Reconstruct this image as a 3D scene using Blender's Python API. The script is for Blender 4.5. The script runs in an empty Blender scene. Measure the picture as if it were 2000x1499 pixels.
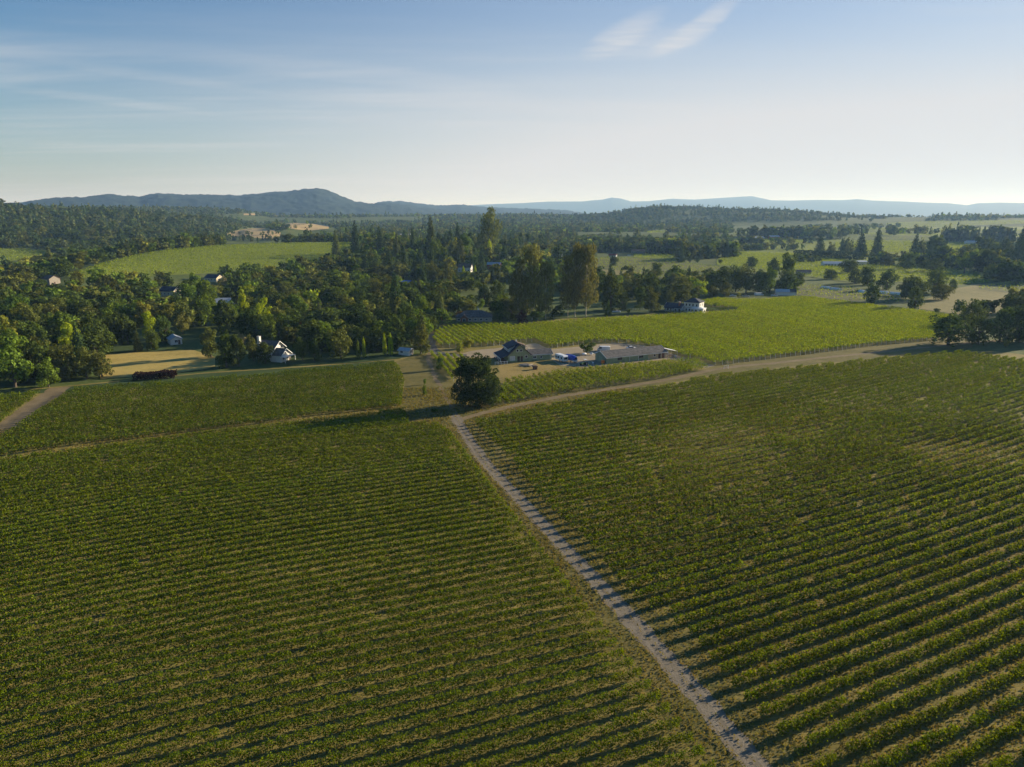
import bpy, math, random
import numpy as np
from mathutils import Vector, Matrix

# ---------------------------------------------------------------- camera, world, sun, exposure
scene = bpy.context.scene
COL = scene.collection
CAM_H, FPX, CX, CY, HORIZON = 60.0, 1333.0, 1000.0, 749.5, 415.0     # photo pixels (2000 x 1499)
PITCH = math.atan((CY - HORIZON) / FPX)
SUN_AZ, SUN_EL = math.radians(27.0), math.radians(16.0)              # azimuth counted from +X towards +Y

cam = bpy.data.cameras.new("camera")
cam_ob = bpy.data.objects.new("camera", cam)
COL.objects.link(cam_ob)
cam_ob.location = (0, 0, CAM_H)
cam_ob.rotation_euler = (math.pi / 2 - PITCH, 0, 0)
cam.sensor_width, cam.lens = 36.0, 36.0 * FPX / 2000.0
cam.clip_start, cam.clip_end = 0.5, 120000.0
scene.camera = cam_ob

world = bpy.data.worlds.new("World")
scene.world = world
world.use_nodes = True
SKY_STRENGTH = 0.05
SUN_STRENGTH = 5.0
EXPOSURE = 1.0

def build_world():
    nt = world.node_tree
    N, L = nt.nodes, nt.links
    bg = N["Background"]
    bg.inputs[1].default_value = SKY_STRENGTH
    sky = N.new("ShaderNodeTexSky")
    sky.sky_type = 'NISHITA'
    sky.sun_disc = False
    sky.sun_elevation = SUN_EL
    sky.sun_rotation = math.pi / 2 - SUN_AZ
    sky.air_density, sky.dust_density, sky.ozone_density = 1.3, 0.15, 4.0
    tc = N.new("ShaderNodeTexCoord")
    sep = N.new("ShaderNodeSeparateXYZ"); L.new(tc.outputs['Generated'], sep.inputs[0])
    def M(op, a, b=None, c=None):
        n = N.new("ShaderNodeMath"); n.operation = op
        for i, v in enumerate((a, b, c)):
            if v is None: continue
            if isinstance(v, (int, float)): n.inputs[i].default_value = v
            else: L.new(v, n.inputs[i])
        return n.outputs[0]
    x, y, z = sep.outputs
    zc = M('ADD', M('MAXIMUM', z, 0.0), 0.035)
    px, py = M('DIVIDE', x, zc), M('DIVIDE', y, zc)          # where the ray meets a flat cloud deck
    comb = N.new("ShaderNodeCombineXYZ"); L.new(px, comb.inputs[0]); L.new(py, comb.inputs[1])
    def noise(scale, sx, sy, det=7.0, rough=0.6, dist=0.4, rot=0.0, off=0.0):
        mp = N.new("ShaderNodeMapping")
        mp.inputs['Scale'].default_value = (sx, sy, 1)
        mp.inputs['Rotation'].default_value = (0, 0, rot)
        mp.inputs['Location'].default_value = (off, off * .7, off)
        L.new(comb.outputs[0], mp.inputs[0])
        n = N.new("ShaderNodeTexNoise"); n.inputs['Scale'].default_value = scale
        n.inputs['Detail'].default_value = det; n.inputs['Roughness'].default_value = rough
        n.inputs['Distortion'].default_value = dist
        L.new(mp.outputs[0], n.inputs['Vector'])
        return n.outputs['Fac']
    def ss(v, a, b):
        n = N.new("ShaderNodeMapRange"); n.interpolation_type = 'SMOOTHSTEP'
        n.inputs['From Min'].default_value = a; n.inputs['From Max'].default_value = b
        L.new(v, n.inputs['Value'])
        return n.outputs['Result']
    # thin streaky cirrus over the lower sky
    streak = ss(noise(0.55, 0.35, 1.1, rot=0.35, off=3.1), 0.40, 0.78)
    fine = noise(1.6, 0.3, 1.6, rot=0.45, off=8.0, det=9)
    low = ss(z, 0.34, 0.06)
    veil = M('MULTIPLY', M('MULTIPLY', M('MULTIPLY', streak, ss(fine, 0.22, 0.8)), low), 0.85)
    # two bright feathered wisps high in the sky, each an ellipse of the deck broken up by noise
    def wisp(cx, cy, ang, lx, ly, gain):
        c, s = math.cos(ang), math.sin(ang)
        dx, dy = M('SUBTRACT', px, cx), M('SUBTRACT', py, cy)
        wob = M('MULTIPLY', M('SUBTRACT', noise(2.2, 1, 1, off=cx), 0.5), 0.22)
        u = M('ADD', M('ADD', M('MULTIPLY', dx, c), M('MULTIPLY', dy, s)), wob)
        v = M('ADD', M('SUBTRACT', M('MULTIPLY', dy, c), M('MULTIPLY', dx, s)), wob)
        d = M('ADD', M('POWER', M('ABSOLUTE', M('DIVIDE', u, lx)), 2.0), M('POWER', M('ABSOLUTE', M('DIVIDE', v, ly)), 2.0))
        return M('MULTIPLY', M('MULTIPLY', ss(d, 1.0, 0.0), ss(noise(3.4, .45, 2.4, rot=ang, off=cx + 2, det=10, dist=.8), 0.14, 0.66)), gain)
    w = [wisp(*a) for a in WISPS]
    cl = veil
    for k in w: cl = M('ADD', cl, k)
    # a general thin veil, thicker towards the horizon and towards the sun
    toward = M('ADD', M('MULTIPLY', x, math.cos(SUN_AZ)), M('MULTIPLY', y, math.sin(SUN_AZ)))
    tw = ss(toward, -0.35, 0.85)
    lowv = M('POWER', ss(z, 0.31, -0.01), 1.35)
    base = M('MULTIPLY', lowv, M('MULTIPLY_ADD', tw, 0.92, 0.08))
    base = M('ADD', base, M('MULTIPLY', M('MULTIPLY', tw, ss(z, 0.60, 0.10)), 0.46))
    cl = M('SUBTRACT', 1.0, M('MULTIPLY', M('SUBTRACT', 1.0, M('MINIMUM', base, .97)), M('SUBTRACT', 1.0, M('MINIMUM', cl, .9))))
    mix = N.new("ShaderNodeMix"); mix.data_type = 'RGBA'
    L.new(cl, mix.inputs['Factor'])
    hs = N.new("ShaderNodeHueSaturation"); hs.inputs['Saturation'].default_value = 1.3; hs.inputs['Value'].default_value = 1.1; hs.inputs['Hue'].default_value = .5
    L.new(sky.outputs[0], hs.inputs['Color'])
    tn = N.new("ShaderNodeMix"); tn.data_type = 'RGBA'; tn.blend_type = 'MULTIPLY'; tn.inputs['Factor'].default_value = 1
    L.new(hs.outputs[0], tn.inputs[6]); tn.inputs[7].default_value = (.84, .90, 1.10, 1)
    L.new(tn.outputs[2], mix.inputs[6])
    mix.inputs[7].default_value = CLOUD_COL
    L.new(mix.outputs[2], bg.inputs[0])
CLOUD_COL = (7.1, 7.05, 7.25, 1)
WISPS = [(.545, 3.80, -1.38, .55, .16, .50), (.885, 3.68, -1.45, .58, .12, .58), (.72, 3.9, -1.4, .4, .32, .30), (-.9, 4.6, .5, 1.3, .35, .16), (.2, 5.6, .2, 2.2, .5, .22), (-2.9, 5.35, .93, 1.0, .22, .16), (-2.2, 4.6, .8, .8, .2, .12)]
build_world()

sun = bpy.data.lights.new("sun", 'SUN')
sun.energy, sun.angle, sun.color = SUN_STRENGTH, math.radians(0.53), (1.0, 0.895, 0.70)
sun_ob = bpy.data.objects.new("sun", sun)
COL.objects.link(sun_ob)
sdir = Vector((math.cos(SUN_EL) * math.cos(SUN_AZ), math.cos(SUN_EL) * math.sin(SUN_AZ), math.sin(SUN_EL)))
sun_ob.rotation_euler = sdir.to_track_quat('Z', 'Y').to_euler()
sun_ob.location = sdir * 500

scene.view_settings.view_transform = 'Standard'
scene.view_settings.look = 'None'
scene.view_settings.exposure = EXPOSURE
scene.view_settings.gamma = 1.0
scene.render.engine = 'CYCLES'
cy = scene.cycles
cy.max_bounces, cy.diffuse_bounces, cy.glossy_bounces, cy.transmission_bounces, cy.transparent_max_bounces = 5, 3, 2, 3, 4
cy.volume_bounces = 0
cy.use_denoising = True
cy.caustics_reflective = cy.caustics_refractive = False

# ---------------------------------------------------------------- helpers: noise, projection, terrain
rng = np.random.default_rng(7)
random.seed(7)
_tab = np.random.default_rng(3).random((256, 256))
def vnoise(x, y):
    xi, yi = np.floor(x).astype(int), np.floor(y).astype(int)
    fx, fy = x - xi, y - yi
    fx, fy = fx * fx * (3 - 2 * fx), fy * fy * (3 - 2 * fy)
    a, b = _tab[xi % 256, yi % 256], _tab[(xi + 1) % 256, yi % 256]
    c, d = _tab[xi % 256, (yi + 1) % 256], _tab[(xi + 1) % 256, (yi + 1) % 256]
    return (a * (1 - fx) + b * fx) * (1 - fy) + (c * (1 - fx) + d * fx) * fy
def fbm(x, y, o=4):
    s, a, t = 0.0, 0.5, 0.0
    for k in range(o):
        s = s + a * vnoise(x * 2 ** k + 17 * k, y * 2 ** k + 31 * k); t += a; a *= .5
    return s / t

cp, sp = math.cos(PITCH), math.sin(PITCH)
def ray(px, py):
    x, y = (px - CX) / FPX, -(py - CY) / FPX
    return x, cp + y * sp, -sp + y * cp
def P(px, py, z=0.0):
    x, dy, dz = ray(px, py)
    t = (z - CAM_H) / dz
    return np.array((x * t, dy * t))
def proj(x, y, z):
    x, y, z = np.asarray(x, float), np.asarray(y, float), np.asarray(z, float)
    cz = z - CAM_H
    d = np.maximum(y * cp - cz * sp, 1e-3)
    return CX + FPX * x / d, CY - FPX * (y * sp + cz * cp) / d
def azel(px, py):
    x, dy, dz = ray(px, py)
    return math.degrees(math.atan2(x, dy)), dz / math.hypot(x, dy)

# ridges: crest lines given as (photo x, photo y, distance); the crest height follows from them
def ridge(pts, inner, outer, drop=0.0, rough=0.0, nscale=0.002):
    A = sorted((azel(px, py)[0], CAM_H + D * azel(px, py)[1] - drop, D) for px, py, D in pts)
    return dict(az=np.array([a[0] for a in A]), z=np.array([max(a[1], 0) for a in A]), D=np.array([a[2] for a in A]),
                inner=inner, outer=outer, rough=rough, ns=nscale)
def ridge_z(R, x, y):
    az, r = np.degrees(np.arctan2(x, y)), np.hypot(x, y)
    zc, D = np.interp(az, R['az'], R['z']), np.interp(az, R['az'], R['D'])
    t = np.where(r < D, (r - D) / (R['inner'] * D), (r - D) / (R['outer'] * D))
    g = 0.5 * (1 + np.cos(np.pi * np.clip(t, -1, 1)))
    if R['rough']:
        g = g * (1 + R['rough'] * (fbm(x * R['ns'], y * R['ns']) - .5) * np.clip(np.abs(t) * 3, 0, 1))
    return zc * g
R_GROUND = [
    ridge([(60, 560, 640), (120, 540, 670), (200, 515, 760), (260, 500, 840), (330, 488, 900), (430, 480, 950), (520, 476, 980), (680, 475, 1000),
           (780, 482, 940), (900, 486, 900), (1000, 492, 900), (1110, 506, 930)], 0.36, 0.4),
    ridge([(400, 470, 1750), (445, 458, 1720), (480, 449, 1700), (520, 447, 1700), (560, 440, 1750), (600, 438, 1800), (640, 444, 1750), (700, 455, 1700)], 0.2, 0.3),
    ridge([(-400, 397, 2100), (0, 403, 2000), (30, 408, 2000), (90, 414, 2000), (180, 412, 2050), (260, 418, 2100), (340, 423, 2200), (400, 425, 2300),
           (450, 431, 2300), (500, 446, 2200)], 0.5, 0.4, rough=.35, nscale=.003),
    ridge([(300, 408, 3200), (400, 409, 3200), (470, 411, 3200), (560, 424, 3200)], 0.3, 0.3, rough=.3, nscale=.002),
    ridge([(1120, 424, 3000), (1189, 420, 3000), (1239, 411, 3000), (1283, 407, 3000), (1312, 408, 3000), (1356, 408, 3000), (1429, 412, 3000), (1513, 414, 3000),
           (1587, 417, 3000), (1660, 425, 3000), (1733, 429, 3000), (1836, 431, 3000), (2000, 430, 3000), (2400, 428, 3000)], 0.28, 0.4, rough=.15, nscale=.002),
]
R_HILLS = [
    ("hills", ridge([(-300, 400, 5200), (40, 396, 5200), (79, 390, 5300), (111, 387, 5300), (164, 385, 5300), (220, 379, 5400), (243, 382, 5400), (273, 384, 5500), (308, 378, 5500),
           (352, 381, 5500), (411, 381, 5500), (469, 382, 5500), (487, 379, 5500), (539, 375, 5500), (568, 374, 5500), (591, 370, 5500), (618, 368, 5500),
           (644, 373, 5500), (668, 384, 5500), (691, 393, 5500), (729, 398, 5600), (762, 397, 5800), (800, 402, 6000), (856, 410, 6200), (950, 416, 6200)], .33, .4, rough=.5, nscale=.0016)),
    ("hills", ridge([(700, 412, 7600), (740, 395, 7600), (762, 393, 7600), (782, 393, 7600), (817, 398, 7600), (856, 402, 7600), (902, 400, 7600), (920, 402, 7600), (949, 405, 7600), (1004, 407, 7600),
           (1048, 408.5, 7600), (1107, 411, 7600), (1136, 416, 7600), (1200, 424, 7600)], .3, .4, rough=.4, nscale=.0012)),
    ("hills", ridge([(600, 408, 17000), (900, 402, 17000), (966, 398.7, 17000), (1019, 397, 17000), (1071, 394, 17000), (1136, 393.7, 17000), (1177, 390, 17000), (1195, 386, 17000), (1212, 388, 17000),
           (1233, 393.7, 17000), (1268, 393, 17000), (1312, 388.4, 17000), (1356, 390, 17000), (1429, 385.5, 17000), (1469, 383.4, 17000), (1507, 391.4, 17000), (1543, 392, 17000), (1598, 390.5, 17000),
           (1645, 391, 17000), (1675, 389, 17000), (1704, 392, 17000), (1769, 394, 17000), (1807, 396, 17000), (1851, 397, 17000), (1889, 401, 17000), (1910, 397, 17000), (1954, 396, 17000),
           (1998, 397, 17000), (2300, 399, 17000)], .25, .3, rough=.25, nscale=.0005)),
    ("hills", ridge([(1640, 426, 12000), (1750, 424, 12000), (1850, 421, 12000), (1950, 418, 12000), (2080, 416, 12000), (2350, 418, 12000)], .2, .3, rough=.25, nscale=.0007)),
]
def terrain(x, y):
    x, y = np.asarray(x, float), np.asarray(y, float)
    z = np.zeros(np.broadcast(x, y).shape)
    for R in R_GROUND: z = np.maximum(z, ridge_z(R, x, y))
    return z
_rs = np.concatenate([np.linspace(45, 600, 400), np.geomspace(602, 9000, 1500)])
def PT(px, py):
    """first point of the terrain seen at a photo position -> x, y, z"""
    x, dy, dz = ray(px, py)
    h = math.hypot(x, dy)
    ux, uy, te = x / h, dy / h, dz / h
    f = CAM_H + _rs * te - terrain(ux * _rs, uy * _rs)
    i = int(np.argmax(f <= 0))
    if f[i] > 0: r = _rs[-1]
    elif i == 0: r = _rs[0]
    else: r = _rs[i - 1] + (_rs[i] - _rs[i - 1]) * f[i - 1] / (f[i - 1] - f[i])
    return np.array((ux * r, uy * r, float(terrain(ux * r, uy * r))))
def inside(u, v, poly):
    u, v = np.asarray(u, float), np.asarray(v, float)
    c = np.zeros(u.shape, bool)
    n = len(poly)
    for i in range(n):
        (x1, y1), (x2, y2) = poly[i], poly[(i + 1) % n]
        if y1 == y2: continue
        k = ((y1 > v) != (y2 > v)) & (u < (x2 - x1) * (v - y1) / (y2 - y1) + x1)
        c ^= k
    return c

# ---------------------------------------------------------------- helpers: objects and meshes
def tag(o, label=None, cat=None, group=None, kind=None):
    if label: o['label'] = label
    if cat: o['category'] = cat
    if group: o['group'] = group
    if kind: o['kind'] = kind
    return o
def link(name, data, parent=None, loc=None):
    o = bpy.data.objects.new(name, data)
    COL.objects.link(o)
    if parent: o.parent = parent
    if loc is not None: o.location = loc
    return o
def empty(name, loc, rz=0.0):
    o = link(name, None, None, loc)
    o.rotation_euler = (0, 0, rz)
    o.empty_display_size = 1
    return o
def fastmesh(name, V, Q, mat=None, tint=None, smooth=False):
    """V (n,3), Q (m,4) or (m,3) int arrays -> mesh, quickly"""
    V = np.ascontiguousarray(V, np.float32); Q = np.ascontiguousarray(Q, np.int32)
    me = bpy.data.meshes.new(name)
    me.vertices.add(len(V)); me.vertices.foreach_set('co', V.ravel())
    k = Q.shape[1]
    me.loops.add(Q.size); me.loops.foreach_set('vertex_index', Q.ravel())
    me.polygons.add(len(Q))
    me.polygons.foreach_set('loop_start', np.arange(0, Q.size, k, dtype=np.int32))
    me.polygons.foreach_set('use_smooth', np.full(len(Q), smooth))
    if tint is not None:
        a = me.attributes.new('tint', 'FLOAT_COLOR', 'POINT')
        a.data.foreach_set('color', np.ascontiguousarray(tint, np.float32).ravel())
    me.update(calc_edges=True)
    if mat: me.materials.append(mat)
    return me
def leaf_quads(C, N, S, asp=1.0, r=None):
    """quads of half size S centred at C, facing roughly along N, spun at random"""
    r = r or rng
    n = len(C)
    N = N / np.maximum(np.linalg.norm(N, axis=1, keepdims=True), 1e-6)
    T = r.normal(size=(n, 3)); T -= N * np.sum(T * N, axis=1, keepdims=True)
    T /= np.maximum(np.linalg.norm(T, axis=1, keepdims=True), 1e-6)
    B = np.cross(N, T)
    S = np.broadcast_to(np.asarray(S, float), (n,))[:, None]
    T, B = T * S * asp, B * S
    j = r.uniform(.65, 1.2, (n, 4, 1))
    V = np.stack([C - T * j[:, 0], C - B * j[:, 1], C + T * j[:, 2], C + B * j[:, 3]], axis=1)
    return V.reshape(-1, 3), np.arange(n * 4).reshape(-1, 4)

class MB:
    """collects boxes, bars, prisms, discs; build() links them as ONE mesh object"""
    def __init__(s): s.v, s.f = [], []
    def add(s, vs, fs):
        o = len(s.v); s.v += [tuple(map(float, p)) for p in vs]; s.f += [tuple(i + o for i in f) for f in fs]; return s
    def box(s, x0, x1, y0, y1, z0, z1):
        return s.add([(x0, y0, z0), (x1, y0, z0), (x1, y1, z0), (x0, y1, z0), (x0, y0, z1), (x1, y0, z1), (x1, y1, z1), (x0, y1, z1)],
                     [(0, 3, 2, 1), (4, 5, 6, 7), (0, 1, 5, 4), (1, 2, 6, 5), (2, 3, 7, 6), (3, 0, 4, 7)])
    def prism(s, prof, a0, a1, axis='y'):
        """closed profile [(p,q)] in the plane across AXIS, pushed from a0 to a1; q is up"""
        n = len(prof)
        f = (lambda p, q, a: (p, a, q)) if axis == 'y' else ((lambda p, q, a: (a, p, q)) if axis == 'x' else (lambda p, q, a: (p, q, a)))
        vs = [f(p, q, a0) for p, q in prof] + [f(p, q, a1) for p, q in prof]
        fs = [tuple(range(n)), tuple(range(2 * n - 1, n - 1, -1))] + [(i, i + n, (i + 1) % n + n, (i + 1) % n) for i in range(n)]
        return s.add(vs, fs)
    def tube(s, pts, rad, n=8):
        pts = [Vector(p) for p in pts]; rad = rad if isinstance(rad, (list, tuple)) else [rad] * len(pts)
        rings = []
        for i, p in enumerate(pts):
            d = (pts[min(i + 1, len(pts) - 1)] - pts[max(i - 1, 0)]).normalized()
            a = d.orthogonal().normalized(); b = d.cross(a)
            rings.append([p + (a * math.cos(2 * math.pi * k / n) + b * math.sin(2 * math.pi * k / n)) * rad[i] for k in range(n)])
        vs = [p for r in rings for p in r]; fs = []
        for i in range(len(pts) - 1):
            for k in range(n):
                fs.append((i * n + k, i * n + (k + 1) % n, (i + 1) * n + (k + 1) % n, (i + 1) * n + k))
        fs += [tuple(range(n - 1, -1, -1)), tuple(range((len(pts) - 1) * n, len(pts) * n))]
        return s.add(vs, fs)
    def build(s, name, mat, parent=None, bevel=0.0, smooth=False):
        me = bpy.data.meshes.new(name); me.from_pydata(s.v, [], s.f); me.materials.append(mat)
        import bmesh
        bm = bmesh.new(); bm.from_mesh(me); bmesh.ops.recalc_face_normals(bm, faces=bm.faces)
        if bevel: bmesh.ops.bevel(bm, geom=list(bm.edges), offset=bevel, segments=2, affect='EDGES', profile=.6)
        bm.to_mesh(me); bm.free()
        if smooth: me.polygons.foreach_set('use_smooth', [True] * len(me.polygons))
        me.update()
        return link(name, me, parent)

# ---------------------------------------------------------------- materials
def newmat(name):
    m = bpy.data.materials.new(name); m.use_nodes = True
    nt = m.node_tree
    return m, nt.nodes, nt.links, nt.nodes['Principled BSDF']
def solid(name, col, rough=.7, metal=0.0, var=.12, scale=1.5, bump=0.0, spec=.3):
    """painted or plain surface with slight uneven tone"""
    m, N, L, b = newmat(name)
    tc = N.new("ShaderNodeTexCoord"); n = N.new("ShaderNodeTexNoise")
    n.inputs['Scale'].default_value = scale; n.inputs['Detail'].default_value = 6
    L.new(tc.outputs['Object'], n.inputs['Vector'])
    r = N.new("ShaderNodeValToRGB"); c = np.array(col)
    r.color_ramp.elements[0].color = (*(c * (1 - var)), 1); r.color_ramp.elements[1].color = (*np.minimum(c * (1 + var), 1), 1)
    r.color_ramp.elements[0].position, r.color_ramp.elements[1].position = .3, .7
    L.new(n.outputs['Fac'], r.inputs[0]); L.new(r.outputs[0], b.inputs['Base Color'])
    b.inputs['Roughness'].default_value = rough; b.inputs['Metallic'].default_value = metal
    b.inputs['Specular IOR Level'].default_value = spec
    if bump:
        bp = N.new("ShaderNodeBump"); bp.inputs['Strength'].default_value = bump; L.new(n.outputs['Fac'], bp.inputs['Height']); L.new(bp.outputs[0], b.inputs['Normal'])
    return m
def striped(name, col, axis, period, depth=.25, rough=.75, var=.1):
    """boards, shingle courses or metal ribs: fine regular lines along one object axis"""
    m, N, L, b = newmat(name)
    tc = N.new("ShaderNodeTexCoord"); w = N.new("ShaderNodeTexWave")
    w.bands_direction = axis; w.inputs['Scale'].default_value = 0.314 / period; w.inputs['Distortion'].default_value = .6
    w.inputs['Detail'].default_value = 2; w.inputs['Detail Scale'].default_value = 3
    n = N.new("ShaderNodeTexNoise"); n.inputs['Scale'].default_value = .9; n.inputs['Detail'].default_value = 8
    L.new(tc.outputs['Object'], w.inputs['Vector']); L.new(tc.outputs['Object'], n.inputs['Vector'])
    c = np.array(col)
    r = N.new("ShaderNodeValToRGB"); r.color_ramp.elements[0].color = (*(c * (1 - depth)), 1); r.color_ramp.elements[1].color = (*c, 1)
    r.color_ramp.elements[1].position = .45
    L.new(w.outputs['Fac'], r.inputs[0])
    r2 = N.new("ShaderNodeValToRGB"); r2.color_ramp.elements[0].color = (1 - var * 2,) * 3 + (1,); r2.color_ramp.elements[1].color = (1 + var,) * 3 + (1,)
    r2.color_ramp.elements[0].position, r2.color_ramp.elements[1].position = .3, .7
    L.new(n.outputs['Fac'], r2.inputs[0])
    mx = N.new("ShaderNodeMix"); mx.data_type = 'RGBA'; mx.blend_type = 'MULTIPLY'; mx.inputs['Factor'].default_value = 1
    L.new(r.outputs[0], mx.inputs[6]); L.new(r2.outputs[0], mx.inputs[7]); L.new(mx.outputs[2], b.inputs['Base Color'])
    bp = N.new("ShaderNodeBump"); bp.inputs['Strength'].default_value = .4; bp.inputs['Distance'].default_value = .03
    L.new(w.outputs['Fac'], bp.inputs['Height']); L.new(bp.outputs[0], b.inputs['Normal'])
    b.inputs['Roughness'].default_value = rough; b.inputs['Specular IOR Level'].default_value = .25
    return m
def soil(name, cols, scale=.12, rough=.95, bump=.5, fine=2.5, stretch=None):
    """natural ground: several colours mixed by broad and fine noise, in world metres"""
    m, N, L, b = newmat(name)
    tc = N.new("ShaderNodeTexCoord"); vec = tc.outputs['Object']
    if stretch:
        mp = N.new("ShaderNodeMapping"); mp.inputs['Rotation'].default_value = (0, 0, -stretch[0]); mp.inputs['Scale'].default_value = (stretch[1], stretch[2], 1)
        L.new(vec, mp.inputs[0]); vec = mp.outputs[0]
    a = N.new("ShaderNodeTexNoise"); a.inputs['Scale'].default_value = scale; a.inputs['Detail'].default_value = 9; a.inputs['Roughness'].default_value = .65
    f = N.new("ShaderNodeTexNoise"); f.inputs['Scale'].default_value = fine; f.inputs['Detail'].default_value = 8; f.inputs['Roughness'].default_value = .7
    L.new(vec, a.inputs['Vector']); L.new(vec, f.inputs['Vector'])
    mth = N.new("ShaderNodeMath"); mth.operation = 'MULTIPLY_ADD'; mth.inputs[1].default_value = .55
    L.new(f.outputs['Fac'], mth.inputs[0])
    m2 = N.new("ShaderNodeMath"); m2.operation = 'MULTIPLY'; m2.inputs[1].default_value = .45; L.new(a.outputs['Fac'], m2.inputs[0]); L.new(m2.outputs[0], mth.inputs[2])
    r = N.new("ShaderNodeValToRGB")
    k = len(cols)
    while len(r.color_ramp.elements) < k: r.color_ramp.elements.new(.5)
    for i, c in enumerate(cols):
        r.color_ramp.elements[i].position = .33 + .34 * i / (k - 1); r.color_ramp.elements[i].color = (*c, 1)
    L.new(mth.outputs[0], r.inputs[0]); L.new(r.outputs[0], b.inputs['Base Color'])
    bp = N.new("ShaderNodeBump"); bp.inputs['Strength'].default_value = bump; bp.inputs['Distance'].default_value = .25
    L.new(f.outputs['Fac'], bp.inputs['Height']); L.new(bp.outputs[0], b.inputs['Normal'])
    b.inputs['Roughness'].default_value = rough; b.inputs['Specular IOR Level'].default_value = .1
    return m
def foliage(name, c_dark, c_mid, c_light, trans=.35, tint=False, hue=.03, val=.25):
    """leaves: every leaf its own tone, a whole plant slightly its own; some light passes through"""
    m, N, L, b = newmat(name)
    N.remove(b)
    out = N['Material Output']
    g = N.new("ShaderNodeNewGeometry")
    r = N.new("ShaderNodeValToRGB"); r.color_ramp.elements.new(.5)
    for i, (p, c) in enumerate(((0.0, c_dark), (.5, c_mid), (1.0, c_light))):
        r.color_ramp.elements[i].position = p; r.color_ramp.elements[i].color = (*c, 1)
    L.new(g.outputs['Random Per Island'], r.inputs[0])
    col = r.outputs[0]
    oi = N.new("ShaderNodeObjectInfo")
    hs = N.new("ShaderNodeHueSaturation")
    mr = N.new("ShaderNodeMapRange"); mr.inputs['To Min'].default_value = .5 - hue; mr.inputs['To Max'].default_value = .5 + hue
    L.new(oi.outputs['Random'], mr.inputs['Value']); L.new(mr.outputs[0], hs.inputs['Hue'])
    mv = N.new("ShaderNodeMath"); mv.operation = 'FRACT'
    mm = N.new("ShaderNodeMath"); mm.operation = 'MULTIPLY'; mm.inputs[1].default_value = 7.31; L.new(oi.outputs['Random'], mm.inputs[0]); L.new(mm.outputs[0], mv.inputs[0])
    mr2 = N.new("ShaderNodeMapRange"); mr2.inputs['To Min'].default_value = 1 - val; mr2.inputs['To Max'].default_value = 1 + val
    L.new(mv.outputs[0], mr2.inputs['Value']); L.new(mr2.outputs[0], hs.inputs['Value'])
    L.new(col, hs.inputs['Color']); col = hs.outputs[0]
    if tint:
        at = N.new("ShaderNodeAttribute"); at.attribute_name = 'tint'
        mx = N.new("ShaderNodeMix"); mx.data_type = 'RGBA'; mx.blend_type = 'MULTIPLY'; mx.inputs['Factor'].default_value = 1
        L.new(col, mx.inputs[6]); L.new(at.outputs['Color'], mx.inputs[7]); col = mx.outputs[2]
    d = N.new("ShaderNodeBsdfDiffuse"); t = N.new("ShaderNodeBsdfTranslucent"); ms = N.new("ShaderNodeMixShader")
    hs2 = N.new("ShaderNodeHueSaturation"); hs2.inputs['Hue'].default_value = .485; hs2.inputs['Saturation'].default_value = 1.1; hs2.inputs['Value'].default_value = 1.25
    L.new(col, d.inputs['Color']); L.new(col, hs2.inputs['Color']); L.new(hs2.outputs[0], t.inputs['Color'])
    ms.inputs[0].default_value = trans
    L.new(d.outputs[0], ms.inputs[1]); L.new(t.outputs[0], ms.inputs[2]); L.new(ms.outputs[0], out.inputs['Surface'])
    return m
# ---------------------------------------------------------------- ground, hills
M_GROUND = soil('ground_soil', [(.075, .06, .028), (.15, .115, .05), (.22, .165, .075), (.12, .105, .04)], scale=.05, fine=1.3)
M_WOODFLOOR = soil('wood_floor', [(.045, .065, .016), (.085, .11, .026), (.16, .16, .05)], scale=.03, fine=.4)
def build_ground():
    az = np.unique(np.round(np.concatenate([np.arange(-180, 181, 6.0), np.arange(-60, 60.01, .3)]), 3))
    r = np.concatenate([[0.5], np.linspace(15, 600, 40), np.geomspace(612, 6000, 190), np.geomspace(6300, 60000, 24)])
    A, R = np.meshgrid(np.radians(az), r, indexing='ij')
    X, Y = R * np.sin(A), R * np.cos(A)
    Z = terrain(X, Y) * (np.abs(np.degrees(A)) < 90)
    V = np.stack([X, Y, Z], -1).reshape(-1, 3)
    na, nr = len(az), len(r)
    i, j = np.meshgrid(np.arange(na - 1), np.arange(nr - 1), indexing='ij')
    Q = np.stack([i * nr + j, i * nr + j + 1, (i + 1) * nr + j + 1, (i + 1) * nr + j], -1).reshape(-1, 4)
    me = fastmesh('ground', V, Q, None, smooth=True)
    # near vineyard soil, darker litter under the woods farther out
    me.materials.append(M_WOODFLOOR)
    o = link('ground', me); tag(o, kind='structure')
build_ground()

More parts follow.
